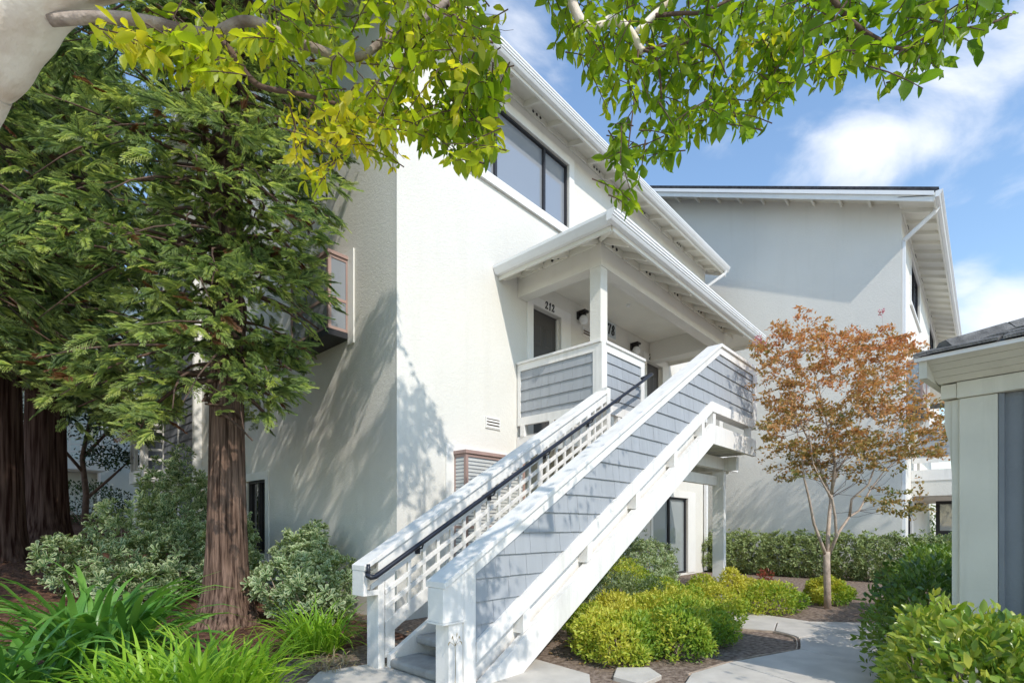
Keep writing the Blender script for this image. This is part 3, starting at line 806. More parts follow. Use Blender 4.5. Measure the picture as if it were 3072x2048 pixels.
for x in (3.25, 4.2, 5.15, 6.1, 6.95):
    MB().hexa([FN(x, -.118, low(x) - .34), FN(x + .09, -.118, low(x + .09) - .34), FN(x + .09, -.006, low(x + .09) - .34), FN(x, -.006, low(x) - .34),
               FN(x, -.118, low(x) - .158), FN(x + .09, -.118, low(x + .09) - .158), FN(x + .09, -.006, low(x + .09) - .158), FN(x, -.006, low(x) - .158)]).build('guard_block', M['stair'], gd)
for x in (7.34, 8.85): MB().fbox(FN, x, x + .1, -.09, -.005, 2.69, 2.863).build('guard_block', M['stair'], gd)
sb = lambda x: SL * (x - 3.21)
STR = [(3.21, .0), (7.335, sb(7.335)), (7.335, sb(7.335) + .29), (2.72, sb(2.72) + .29), (2.72, .0)]
def stringer(y0, y1): return MB().prism(STR, lambda x, z, y: (x, y, z), y0, y1).build('stringer', M['stair'], st)
stringer(YN - .004, YN + .07)
MB().box(7.337, 9.17, YN - .002, YN + .06, 2.415, 2.69).build('rim_board', M['stair'], st)
MB().prism([(3.21, .0), (7.335, sb(7.335)), (7.335, sb(7.335) + .42), (2.575, sb(2.575) + .50), (2.575, .0)], lambda x, z, y: (x, y, z), 3.80, 3.855).build('stringer', M['stair'], st)
# shingles on the near guard
topa = lambda poly: clip(clip(poly, -SL, 1, capz(0) - .152), 0, 1, zl - .152)
def nearhalf(poly):
    p = topa(poly)
    p = clip(p, -1, 0, -2.70) if len(p) > 2 else p
    p = clip(p, 1, 0, 9.036) if len(p) > 2 else p
    if len(p) < 3: return []
    a = clip(p, 1, 0, XB); b = clip(p, -1, 0, -XB); out = []
    if len(a) > 2:
        a = clip(a, .577, -1, .577 * 2.698 - .365 - .003)
        if len(a) > 2: out.append(a)
    if len(b) > 2:
        b = clip(b, 0, -1, -3.007)
        if len(b) > 2: out.append(b)
    return out
rows = [.365 - .05 + .1755 * k for k in range(-1, 22)]
shingles(lambda u, n, z: (u, YN + .0295 - n, z), 2.70, 9.036, rows, nearhalf, M['shingle'], gd, .12, .26, 9)

# treads
for k in range(17):
    x0, z1 = 2.56 + .2767 * k, .10 + .1625 * k
    prof = [(x0 + .012, z1 - .075), (x0, z1 - .055), (x0, z1 - .02), (x0 + .02, z1), (x0 + .315, z1), (x0 + .315, z1 - .06), (x0 + .30, z1 - .075)]
    MB().prism(prof, lambda x, z, y: (x, y, z), 3.02, 3.79).build('tread', M['concrete'], st, bevel=.008)
MB().box(7.26, 9.16, YN + .075, DY0 - .005, 2.58, 2.72).build('landing', M['concrete'], st)
me = MB().box(-.02, .02, YN + .08, DY0 - .01, 2.44, 2.577).mesh('joist', M['soffit'])
for k in range(5): place('joist', me, st, None, Matrix.Translation((7.5 + k * .38, 0, 0)))
MB().box(8.93, 9.05, 3.10, 4.15, 2.19, 2.41).build('header_beam', M['stair'], st)
MB().box(7.3, 8.925, 3.30, 3.40, 2.20, 2.40).build('header_beam', M['stair'], st)
MB().box(6.6, 8.93, 3.42, 3.50, 1.94, 2.10).build('header_beam', M['stair'], st)
MB().box(8.935, 9.045, 3.31, 3.50, 0, 2.188).build('support_post', M['stair'], st)
MB().box(9.047, 9.085, 3.34, 3.46, .2, 2.1).build('conduit', M['gutter'], st)

# far (left) guard: open lattice
YL = 3.86
FL = FY(YL)
def lz(x): return .914 + SL * (x - 2.342)
def lstrip(x0, x1, lo, hi, n0, n1, name, par):
    return MB().hexa([FL(x0, n0, lz(x0) + lo), FL(x1, n0, lz(x1) + lo), FL(x1, n1, lz(x1) + lo), FL(x0, n1, lz(x0) + lo),
                      FL(x0, n0, lz(x0) + hi), FL(x1, n0, lz(x1) + hi), FL(x1, n1, lz(x1) + hi), FL(x0, n1, lz(x0) + hi)]).build(name, M['stair'], par, bevel=.003)
lg = lstrip(2.342, 6.12, -.045, 0, -.18, .026, 'lattice_guard', st)
lstrip(2.49, 6.12, -.165, -.047, -.03, .0, 'rail_board', lg)
lstrip(2.49, 6.12, -.165, -.047, -.17, -.14, 'rail_board', lg)
MB().prism([(2.345, .655), (2.382, .655), (2.382, lz(2.382) - .048), (2.345, lz(2.345) - .048)], lambda x, z, n: FL(x, n, z), -.175, .003).build('newel_box', M['stair'], lg)
MB().prism([(2.385, .655), (2.525, .655), (2.525, .70), (2.385, .70)], lambda x, z, n: FL(x, n, z), -.175, .002).build('newel_base_trim', M['stair'], lg)
MB().fbox(FL, 2.488, 2.552, -.175, .004, .0, lz(2.49) - .17).build('newel_post', M['stair'], lg, bevel=.003)
MB().fbox(FL, 2.56, 2.66, -.03, -.002, .1, lz(2.56) - .168).build('stile', M['stair'], lg)
for lo, hi in ((-.258, -.212), (-.392, -.347), (-.527, -.482)):
    lstrip(2.42 if lo > -.3 else 2.56, 6.12, lo, hi, -.026, .0045, 'lattice_rail', lg)
lstrip(2.56, 6.12, -.765, -.63, -.03, .003, 'bottom_board', lg)
x = 2.80; k = 0
while x < 6.0:
    w = .08 if k % 6 == 5 else .034
    MB().hexa([FL(x, -.024, lz(x) - .635), FL(x + w, -.024, lz(x + w) - .635), FL(x + w, .001, lz(x + w) - .635), FL(x, .001, lz(x) - .635),
               FL(x, -.024, lz(x) - .16), FL(x + w, -.024, lz(x + w) - .16), FL(x + w, .001, lz(x + w) - .16), FL(x, .001, lz(x) - .16)]).build('picket', M['stair'], lg)
    x += .168; k += 1
MB().fbox(FL, 6.122, 6.215, -.175, .004, 2.0, 3.16).build('newel_post', M['stair'], lg)
# black handrail with brackets
YH = 3.765
def hz_(x): return .835 + .5645 * (x - 2.42)
pts = [(2.36, YH + .05, .86), (2.35, YH + .03, .835), (2.36, YH, .82), (2.40, YH, .824), (2.46, YH, hz_(2.46))]
for i in range(1, 12): pts.append((2.46 + (7.22 - 2.46) * i / 11, YH, hz_(2.46 + (7.22 - 2.46) * i / 11)))
pts += [(7.27, YH + .01, hz_(7.26)), (7.30, YH + .06, hz_(7.28)), (7.27, YH + .12, hz_(7.25) - .01), (7.2, YH + .15, hz_(7.2) - .02)]
hr = MB().tube(pts, .023, 10).build('handrail', M['rail'], st, True)
MB().tube([(2.352, YH + .03, .83), (2.352, YH + .03, .93)], .016, 8).build('rail_return', M['rail'], hr, True)
for x in (2.9, 3.83, 4.75, 5.65):
    b = MB().tube([(x, YH, hz_(x) - .018), (x, YH + .02, hz_(x) - .06), (x, YL - .004, hz_(x) - .075)], .009, 6)
    b.box(x - .028, x + .028, YL - .012, YL - .0055, hz_(x) - .115, hz_(x) - .045)
    b.build('rail_bracket', M['rail'], hr)
b = MB().tube([(6.35, YH, hz_(6.35) - .018), (6.35, YH + .05, hz_(6.35) - .07), (6.35, DY0 - .006, hz_(6.35) - .08)], .009, 6)
b.build('rail_bracket', M['rail'], hr)

# ------------------------------------------------------------------ second apartment building, right
X2, Y2 = 15.0, 1.46
b2 = thing('apartment_building', (X2, Y2, 0), 'white apartment house with a dark roof edge, behind the orange tree', 'building')
F2 = FY(Y2)
ops = [(16.9, 19.2, 7.12, 8.27), (22.6, 25.2, 7.12, 8.27), (18.6, 19.4, 2.74, 4.9), (15.35, 16.6, 4.0, 5.1), (16.1, 17.2, .1, 1.9)]
wall(F2, X2, 28, -.1, 8.62, ops).build('wall', M['stucco'], b2)
zr = 8.73 + PITCH * 7.2
MB().add([(X2, Y2, -.1), (X2, 16, -.1), (X2, 16, zr - PITCH * 7.2), (X2, Y2 + 7.2, zr), (X2, Y2, 8.73)], [(0, 1, 2, 3, 4)]).build('wall', M['stucco'], b2)
gable_roof(b2, X2 - .55, 28.4, .76, Y2 + 7.2, 16.6, 8.50, M['roof'])
rake(b2, X2, .54, .84, Y2 + 7.2, 16.2, 8.49, True, spacing=.6, start=.62)
eave(b2, X2 - .56, 28.4, Y2, .70, 8.50, X2, 28.0, 8.55, first=.05)
window(F2, b2, 16.9, 19.2, 7.12, 8.27, [18.2], M['darkframe'], M['glass'], trim=(.15, .15, .12, .15), sill=True)
window(F2, b2, 22.6, 25.2, 7.12, 8.27, [24.2], M['darkframe'], M['glass'], trim=(.15, .15, .12, .15), sill=True)
window(F2, b2, 16.1, 17.2, .1, 1.9, [], M['darkframe'], M['glass_dark'], trim=(.1, .1, .12, 0))
oriel(b2, 'Y', Y2, 15.35, 16.6, 4.0, 5.1, .36, M['glass'])
MB().fbox(F2, 16.64, 16.8, .002, .40, 3.7, 5.2).build('trim', M['trim'], b2)
MB().box(X2 + .03, X2 + .10, Y2 - .07, Y2 - .01, .05, 7.9).build('downspout', M['gutter'], b2)
MB().tube([(X2 + .045, Y2 - .05, 7.9), (X2 - .02, 1.25, 8.0), (X2 - .04, .86, 8.3), (X2 - .04, .80, 8.40)], .05, 6).build('downspout_elbow', M['gutter'], b2)
hip_roof(b2, 16.45, 23.0, -.72, Y2, 5.29, M['roof_grey'])
# shingle courses on the side of that porch roof
cm = []
d_ = Y2 + .72
for k in range(13):
    t0, t1 = k / 13, (k + 1.15) / 13
    xa, xb = 16.45 + d_ * t0, 16.45 + d_ * min(t1, 1)
    za, zb = 5.295 + .42 * d_ * t0, 5.30 + .42 * d_ * min(t1, 1)
    ya, yb = -.72 + d_ * t0, -.72 + d_ * min(t1, 1)
    MB().add([(xa, ya, za + .02), (xa, Y2 - .01, za + .02), (xb, Y2 - .01, zb), (xb, min(yb, Y2 - .012), zb), (xa, ya, za - .0), (xa, Y2 - .01, za - .0)],
             [(0, 1, 2, 3), (0, 1, 5, 4)]).build('shingle_course', M['roof_grey'], b2)
MB().box(17.0, 22.5, -.16, .05, 4.97, 5.35).build('beam', M['stucco'], b2)
MB().box(17.0, 17.2, .053, Y2 - .003, 4.973, 5.35).build('beam', M['stucco'], b2)
MB().box(16.8, 22.4, -.5, Y2 - .004, 5.352, 5.38).build('ceiling', M['soffit'], b2)
MB().box(17.02, 17.2, -.12, .03, 3.9, 4.97).build('column', M['stucco'], b2)
MB().box(17.02, 17.2, -.12, .06, 0, 2.41).build('column', M['stucco'], b2)
guard(b2, lambda u, n, z: (17.0 - n, u, z), -.15, Y2 - .02, 2.87, 3.84, [2.915 + .175 * k for k in range(6)], M['shingle'], 31)
MB().box(17.0, 22.6, -.15, Y2 - .004, 2.41, 2.69).build('deck', M['stair'], b2)
MB().box(17.25, 22.6, -.1, Y2 - .004, 2.0, 2.408).build('beam', M['stucco'], b2)
MB().box(17.02, 17.2, .09, Y2 - .004, 2.02, 2.408).build('beam', M['stucco'], b2)
MB().fbox(F2, 18.604, 19.39, -.1, -.06, 2.74, 4.89).build('door', M['door'], b2)
gd2 = MB().box(20.4, 20.46, .5, 1.15, .1, 2.0).build('door', M['darkframe'], b2)
MB().box(20.37, 20.399, .6, 1.05, 1.1, 1.9).build('pane', M['glass_pale'], gd2)
MB().box(20.37, 20.399, .62, 1.03, .4, .85).build('pane', M['glass_pale'], gd2)
wall_lamp(b2, F2, 18.0, 1.75)

# ------------------------------------------------------------------ far building on the left
b3 = thing('apartment_building', (3, 25, 1.6), 'distant grey green apartment house seen between the redwood trunks', 'building')
Y3 = 25.0
F3 = FY(Y3)
ops = [(5.02, 5.55, 3.42, 4.0), (.1, 3.0, 4.4, 6.2), (.6, 2.9, 1.4, 3.1)]
wall(F3, -8, 14, 1.0, 11, ops, .5).build('wall', M['stucco_far'], b3)
MB().box(-8, 14, Y3 + .05, 33, 1, 11).build('wall', M['stucco_far'], b3)
window(F3, b3, 5.02, 5.55, 3.42, 4.0, [], M['darkframe'], M['glass_dark'], trim=(.13, .13, .13, .13))
MB().fbox(F3, .1, 3.0, -.499, -.49, 4.4, 6.2).build('recess_shade', M['glass_dark'], b3)  # dark sheet at the back of the opening, shade put into its colour
MB().fbox(F3, .6, 2.9, -.499, -.49, 1.4, 3.1).build('garage_door', M['bronze'], b3)
bc3 = MB().fbox(F3, -.4, 3.8, .01, 1.3, 3.25, 3.6).build('balcony', M['trim'], b3)
MB().fbox(F3, -.4, 3.8, 1.22, 1.3, 4.75, 4.82).build('cap', M['trim'], bc3)
me = MB().fbox(F3, -.025, .025, 1.24, 1.28, 3.6, 4.75).mesh('picket', M['trim'])
for k in range(14): place('picket', me, bc3, None, Matrix.Translation((-.3 + k * .31, 0, 0)))
for z in (3.85, 4.1, 4.35): MB().fbox(F3, -.4, 3.8, 1.245, 1.275, z, z + .05).build('balcony_rail', M['trim'], bc3)
MB().fbox(F3, 3.75, 3.85, .02, .12, 1.0, 9).build('corner_board', M['trim'], b3)
lampm, n_, l_, b_ = newmat('lit_lamp')
b_.inputs['Emission Color'].default_value = (1, .72, .38, 1); b_.inputs['Emission Strength'].default_value = 6
lp = MB().fbox(F3, 6.38, 6.48, .01, .10, 2.66, 2.80).build('wall_lamp', M['lamp_dark'], b3)
MB().ball(F3(6.43, .14, 2.72), .10, 12, 8).build('lamp_globe', lampm, lp, True)
MB().fbox(F3, 5.75, 6.8, .002, .05, 1.2, 2.35).build('garage_door', M['trim'], b3)
b4 = thing('apartment_building', (-3, 36, 2), 'far white apartment house with balconies at the left edge', 'building')
MB().box(-14, 2.4, 34, 40, 1, 11).build('wall', M['trim'], b4)
for z in (3.0, 5.2, 7.4):
    f = MB().box(-4, 2.4, 33.0, 33.98, z, z + .3).build('balcony', M['trim'], b4)
    for k in range(4): MB().box(-4, 2.4, 33.0, 33.05, z + .45 + k * .2, z + .52 + k * .2).build('balcony_rail', M['gutter'], f)
    MB().box(-1.5, 1.6, 33.96, 33.99, z + .4, z + 1.9).build('window', M['glass_dark'], b4)

# ------------------------------------------------------------------ mail shelter, right foreground
ks = thing('mail_shelter', (4.6, -.3, 0), 'olive white wooden shelter with grey panel and shingle roof at right', 'shelter')
KS = Matrix.Translation((4.23, .318, 0)) @ Matrix.Rotation(math.radians(-8), 4, 'Z')
def ksb(mb, name, mat, par=None, bevel=0.):
    mb.v = [tuple(KS @ Vector(p)) for p in mb.v]
    return mb.build(name, M[mat], par or ks, bevel=bevel)
# local frame: x away from the viewer, -y to the right along the front
ksb(MB().box(.26, .40, -.335, -.15, 0, 2.08), 'post', 'kiosk', bevel=.004)
ksb(MB().box(.28, .38, -.148, -.11, .0, 2.08), 'post_trim', 'kiosk')
ksb(MB().prism([(-.11, 2.08), (-.07, 2.08), (-.07, 1.92), (-.095, 1.78), (-.11, 1.56)], lambda y, z, x: (x, y, z), .29, .37), 'bracket', 'kiosk')
ksb(MB().box(.24, .42, -2.6, -.14, 2.083, 2.187), 'beam', 'kiosk', bevel=.004)
ksb(MB().box(.245, .42, -.138, -.06, 2.09, 2.18), 'beam', 'kiosk')
gp = ksb(MB().box(.30, .33, -2.4, -.337, .0, 2.08), 'panel', 'kiosk_panel')
ksb(MB().box(.285, .299, -.47, -.455, .0, 2.08), 'panel_batten', 'kiosk_panel', gp)
ksb(MB().box(.27, .30, -.365, -.338, .0, 2.08), 'panel_trim', 'kiosk_panel', gp)
# coved soffit boards rising outwards from the beam to the drip edge
E0, E1 = 2.19, 2.31
nb = 4
for k in range(nb):
    t0, t1 = k / nb, (k + 1) / nb - .012
    x0, x1 = .23 - .26 * t0, .23 - .26 * t1
    z0, z1 = E0 + (E1 - E0) * t0, E0 + (E1 - E0) * t1
    y0, y1 = -.05 + .06 * t0, -.05 + .06 * t1
    ksb(MB().add([(x0, y0, z0), (x0, -2.7, z0), (x1, -2.7, z1), (x1, y1, z1), (x0 + .02, y0, z0 + .02), (x0 + .02, -2.7, z0 + .02), (x1 + .02, -2.7, z1 + .02), (x1 + .02, y1, z1 + .02)],
                 [(0, 1, 2, 3), (7, 6, 5, 4), (0, 3, 7, 4), (0, 1, 5, 4), (3, 2, 6, 7)]), 'soffit_board', 'kiosk')
ksb(MB().box(-.02, 1.25, -.04, .0, E0, E1 - .01), 'side_fascia', 'kiosk')
ksb(MB().box(.24, 1.25, -2.7, -.05, E0 + .002, E0 + .02), 'ceiling', 'kiosk')
ksb(MB().box(-.045, -.028, -2.75, .02, E1 - .012, E1 + .012), 'drip_edge', 'gutter')
def rz(x, y): return E1 + .014 + .38 * min(x + .04, 2.24 - x, .03 - y + .0)
rf = ksb(MB().add([(-.05, .02, E1 + .013), (-.05, -2.75, E1 + .013), (.62, -2.75, E1 + .013 + .256), (.62, -.65, E1 + .013 + .256), (1.29, .02, E1 + .013), (1.29, -2.75, E1 + .013)],
                  [(0, 1, 2, 3), (0, 3, 4), (3, 2, 5, 4)]), 'roof', 'roof_grey')
for k in range(4):
    x = -.07 + k * .16
    for j in range(7):
        y1 = .02 - max(0, x + .05) - j * .42 - (k % 2) * .2; y0 = y1 - .40
        z = E1 + .02 + .3826 * (x + .06)
        ksb(MB().hexa([(x, y0, z), (x, y1, z), (x + .2, y1 - .05 if j == 0 else y1, z + .0765), (x + .2, y0, z + .0765),
                       (x, y0, z + .018), (x, y1, z + .018), (x + .2, y1 - .05 if j == 0 else y1, z + .082), (x + .2, y0, z + .082)]), 'roof_shingle', 'roof_grey', rf)
for k in range(2):
    t = .12 + k * .26
    p = Vector((-.05 + t, .02 - t, E1 + .05 + .3826 * t)); q = Vector((.2 + t, -.23 - t, E1 + .06 + .3826 * (t + .25)))
    n = Vector((1, 1, 0)).normalized() * .10
    ksb(MB().hexa([p - n - Vector((0, 0, .05)), p + n - Vector((0, 0, .05)), q + n - Vector((0, 0, .05)), q - n - Vector((0, 0, .05)),
                   p - n * .3 + Vector((0, 0, .02)), p + n * .3 + Vector((0, 0, .02)), q + n * .3 + Vector((0, 0, .012)), q - n * .3 + Vector((0, 0, .012))]), 'hip_shingle', 'roof_grey', rf)

# ------------------------------------------------------------------ foliage tools
def nrm(a): return a / np.maximum(np.linalg.norm(a, axis=-1, keepdims=True), 1e-9)
def np_mesh(name, verts, tris, mat, attrs=None):
    me = bpy.data.meshes.new(name)
    nv, nt = len(verts), len(tris)
    me.vertices.add(nv); me.vertices.foreach_set('co', np.asarray(verts, np.float32).ravel())
    me.loops.add(nt * 3); me.loops.foreach_set('vertex_index', np.asarray(tris, np.int32).ravel())
    me.polygons.add(nt)
    me.polygons.foreach_set('loop_start', np.arange(nt, dtype=np.int32) * 3)
    me.update(calc_edges=True)
    for k, v in (attrs or {}).items():
        a = me.attributes.new(k, 'FLOAT', 'POINT'); a.data.foreach_set('value', np.asarray(v, np.float32).ravel())
    me.materials.append(mat)
    return me
# leaf outlines: (along, across, lift), rim weight, triangles
DIAMOND = (np.array([(0, 0, 0), (.45, -.5, .12), (1, 0, -.05), (.45, .5, .12)]), np.array([0, 1, .4, 1.]), np.array([(0, 1, 2), (0, 2, 3)]))
OVAL = (np.array([(0, 0, 0), (.20, -.27, .04), (.50, -.5, .07), (.80, -.33, .03), (1.06, 0, -.06), (.80, .33, .03), (.50, .5, .07), (.20, .27, .04), (.5, 0, 0)]),
        np.array([0, 1, 1, 1, .6, 1, 1, 1, 0.]), np.array([(0, 1, 8), (1, 2, 8), (2, 3, 8), (3, 4, 8), (4, 5, 8), (5, 6, 8), (6, 7, 8), (7, 0, 8)]))
OBOV = (np.array([(0, 0, 0), (.5, -.30, .06), (.85, -.46, .06), (1, 0, -.02), (.85, .46, .06), (.5, .30, .06), (.6, 0, 0)]),
        np.array([.2, 1, 1, .9, 1, 1, 0.]), np.array([(0, 1, 6), (1, 2, 6), (2, 3, 6), (3, 4, 6), (4, 5, 6), (5, 0, 6)]))
def curl(shape, c, f, asym):
    t, rim, tri = shape; t = t.copy()
    t[:, 2] += c * t[:, 0] ** 2 + f * np.abs(t[:, 1]); t[:, 1] += asym * t[:, 0] * (1 - t[:, 0])
    return t, rim, tri
def leaf_arrays(P, A, N, L, Wd, tint, shape):
    t, rim, tri = shape
    A = nrm(A); B = nrm(np.cross(N, A)); N = np.cross(A, B)
    L = np.broadcast_to(L, (len(P),)); Wd = np.broadcast_to(Wd, (len(P),))
    v = P[:, None] + t[None, :, 0, None] * (L[:, None] * A)[:, None] + t[None, :, 1, None] * (Wd[:, None] * B)[:, None] + t[None, :, 2, None] * (L[:, None] * N)[:, None]
    k = len(t)
    f = tri[None] + (np.arange(len(P)) * k)[:, None, None]
    return v.reshape(-1, 3), f.reshape(-1, 3), np.repeat(tint, k), np.tile(rim, len(P))
def leaves(name, P, A, N, L, Wd, tint, shape, mat, parent=None, kind='stuff'):
    v, f, t, r = leaf_arrays(P, A, N, L, Wd, tint, shape)
    o = place(name, np_mesh(name, v, f, mat, {'tint': t, 'rim': r}), parent)
    if kind: o['kind'] = kind
    return o
def single_leaves(name, parent, mat, shape, P, A, N, L, Wd, nvar=10):
    """each leaf an object of its own on one of a few shared meshes"""
    mes = []
    for k in range(nvar):
        w = Wd * rng.uniform(.85, 1.15)
        v, f, t, r = leaf_arrays(np.zeros((1, 3)), np.array([[1., 0, 0]]), np.array([[0, 0, 1.]]), np.array([1.]), np.array([w]), np.array([k / (nvar - 1)]), shape)
        mes.append(np_mesh(name, v, f, mat, {'tint': t, 'rim': r}))
    A = nrm(A); B = nrm(np.cross(N, A)); N = np.cross(A, B)
    for i in range(len(P)):
        l = float(L[i])
        m = Matrix(((A[i][0] * l, B[i][0] * l, N[i][0] * l, P[i][0]), (A[i][1] * l, B[i][1] * l, N[i][1] * l, P[i][1]), (A[i][2] * l, B[i][2] * l, N[i][2] * l, P[i][2]), (0, 0, 0, 1)))
        place(name, mes[int(rng.integers(nvar))], parent, None, m)
def rdir(n): return nrm(rng.normal(size=(n, 3)))
def world_at(u, v, d):
    """the point seen at photo pixel u, v at depth d metres in front of the lens"""
    t = (u - 1536) / 1547.0; w = (1576 - v) / 1547.0
    return np.array([(CA + t * SA) * d, (SA - t * CA) * d, EYE + w * d])
def project(P):
    P = np.asarray(P); d = CA * P[..., 0] + SA * P[..., 1]; dd = np.where(d > .05, d, .05)
    return 1536 + 1547 * (SA * P[..., 0] - CA * P[..., 1]) / dd, 1576 - 1547 * (P[..., 2] - EYE) / dd, d
def inpoly(u, v, poly):
    c = np.zeros(np.shape(u), bool); n = len(poly)
    for i in range(n):
        (x1, y1), (x2, y2) = poly[i], poly[(i + 1) % n]
        if y1 == y2: continue
        k = ((y1 > v) != (y2 > v)) & (u < (x2 - x1) * (v - y1) / (y2 - y1) + x1)
        c ^= k
    return c
def smooth_tints(P, sc, seed=0):
    r = np.random.default_rng(seed); k = r.normal(size=(5, 3)) * sc; ph = r.uniform(0, 6.28, 5)
    return .5 + .25 * np.sin(P @ k.T + ph).sum(1) / 1.6

def mound(name, label, cat, lumps, n, L, Wd, mat, shape=DIAMOND, group=None, up=.5, seed=0, tb=0., ts=.16, stems=True, base=None, rosette=0, inner=.35, topt=.0, ksing=0, sub=0):
    """a shrub: leaves spread through the outer part of several overlapping lumps, on a few woody stems"""
    lumps = np.array(lumps, float)                        # x y z rx ry rz
    c = lumps[:, :3].mean(0)
    l0 = lumps
    if sub:
        ex = []
        for q in lumps:
            for _ in range(sub):
                d = rdir(1)[0]; d[2] = abs(d[2]) * 1.1; k = rng.uniform(.28, .46)
                ex.append([*(q[:3] + d * q[3:] * rng.uniform(.75, 1.0)), q[3] * k, q[4] * k, q[5] * k * 1.1])
        lumps = np.concatenate([lumps * np.array([1, 1, 1, .93, .93, .93]), np.array(ex)])
    b = base or (float(c[0]), float(c[1]), float(gz(c[0], c[1])))
    t = thing(name, b, label, cat, group)
    wgt = (lumps[:, 3] * lumps[:, 4] + lumps[:, 4] * lumps[:, 5] + lumps[:, 3] * lumps[:, 5]); wgt /= wgt.sum()
    m = n // rosette if rosette else n
    P = []; D = []
    while sum(len(p) for p in P) < m:
        k = rng.choice(len(lumps), m, p=wgt)
        d = rdir(m); rad = 1 - inner * rng.random(m) ** 1.6
        rad *= 1 + .10 * np.sin(d[:, 0] * 9 + seed) * np.sin(d[:, 1] * 8 + 2 * seed) * np.sin(d[:, 2] * 7 + seed) * 2
        p = lumps[k, :3] + d * lumps[k, 3:] * rad[:, None]
        ok = np.ones(m, bool)
        for j in range(len(lumps)):
            q = ((p - lumps[j, :3]) / lumps[j, 3:]); ok &= ((q ** 2).sum(1) > .50) | (k == j)
        ok &= p[:, 2] > np.array([gz(x, y) for x, y in p[:, :2]]) + .03
        P.append(p[ok]); D.append(nrm(d / lumps[k, 3:])[ok])
    P = np.concatenate(P)[:m]; D = np.concatenate(D)[:m]
    if rosette:
        Q = np.repeat(P, rosette, 0); Dr = np.repeat(nrm(D + np.array([0, 0, up]) + .5 * rng.normal(size=D.shape)), rosette, 0)
        ph = np.tile(np.arange(rosette) * 2.399, m) + np.repeat(rng.uniform(0, 6.3, m), rosette)
        e = nrm(np.cross(Dr, np.array([0.3, .1, 1.])))
        f = np.cross(Dr, e)
        rad = e * np.cos(ph)[:, None] + f * np.sin(ph)[:, None]
        A = nrm(rad + Dr * np.tile(np.linspace(.25, 1.1, rosette), m)[:, None]); N = nrm(Dr - A * (Dr * A).sum(1)[:, None] + 1e-3)
        PP = Q; tn = smooth_tints(PP, 3., seed) + np.repeat(rng.normal(0, ts, m), rosette)
    else:
        A = nrm(D * .7 + rdir(m) * .8 + np.array([0, 0, up])); N = nrm(D + np.array([0, 0, .6]) + .7 * rng.normal(size=D.shape)); PP = P
        tn = smooth_tints(PP, 4., seed) + rng.normal(0, ts, m)
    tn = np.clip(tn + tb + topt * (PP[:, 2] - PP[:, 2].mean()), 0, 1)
    ll = L * rng.uniform(.65, 1.25, len(PP)); ww = Wd * rng.uniform(.75, 1.2, len(PP))
    sel = np.zeros(len(PP), bool)
    if ksing:
        uu, vv, dd = project(PP); cand = np.where((uu > 0) & (uu < 3072) & (vv > 0) & (vv < 2048) & (D[np.arange(len(PP)) // (rosette or 1)][:, 0] < .5))[0]
        sel[cand[np.argsort(dd[cand])[:ksing]]] = True
        single_leaves('leaf', t, mat, shape, PP[sel], A[sel], N[sel], ll[sel], Wd / L)
    leaves('foliage', PP[~sel], A[~sel], N[~sel], ll[~sel], ww[~sel], tn[~sel], shape, mat, t)
    if stems:
        mb = MB()
        for k in range(min(len(l0) * 7, 36)):
            j = int(rng.integers(len(l0))); d = rdir(1)[0]; d[2] = abs(d[2]) * .8 + .2
            e = l0[j, :3] + d * l0[j, 3:] * .72
            s0 = np.array([l0[j, 0], l0[j, 1], 0]) + np.array([rng.normal(0, .08), rng.normal(0, .08), 0]); s0[2] = gz(s0[0], s0[1]) - .02
            mid = (s0 + e) / 2 + np.array([rng.normal(0, .04), rng.normal(0, .04), .05])
            mb.tube([s0, mid, e], [.010, .007, .003], 5)
        mb.build('stems', M['twig_pale'], t)['kind'] = 'stuff'
    return t

# ------------------------------------------------------------------ redwoods
def frond_template(seed):
    r = np.random.default_rng(seed)
    P, A, N, L, Wd, T = [], [], [], [], [], []
    n = 11
    for i in range(n):
        s = (i + .5) / n
        base = np.array([s * .92, 0, -.18 * s * s])
        ln = (.46 * (1 - s * .70)) * (.65 + .6 * r.random())
        for sd in (-1, 1):
            a = np.array([.8 + .5 * r.random(), sd * (.6 + .3 * r.random()), -.05 - .25 * r.random()])
            P.append(base); A.append(a); N.append([0, .25 * r.normal(), 1]); L.append(ln); Wd.append(.024 + .010 * r.random()); T.append(r.normal(0, .1))
            for s2, fr_ in ((-1, .3), (1, .45), (-1, .62), (1, .75)):
                q = base + nrm(a) * ln * fr_
                a2 = nrm(a + np.array([.2, s2 * .9 * (1 if sd > 0 else 1), -.1]))
                P.append(q); A.append(a2); N.append([0, .3 * r.normal(), 1]); L.append(ln * .36 * (1.2 - fr_)); Wd.append(.022); T.append(r.normal(0, .07))
    P.append([.85, 0, -.13]); A.append([1, 0, -.25]); N.append([0, 0, 1]); L.append(.2); Wd.append(.035); T.append(.1)
    P.append([0, 0, 0]); A.append([1, 0, -.12]); N.append([0, 0, 1]); L.append(.9); Wd.append(.016); T.append(-.35)
    v, f, t, rim = leaf_arrays(np.array(P, float), np.array(A, float), np.array(N, float), np.array(L), np.array(Wd), np.array(T), DIAMOND)
    return v, f, t
FR = [frond_template(100 + i) for i in range(6)]
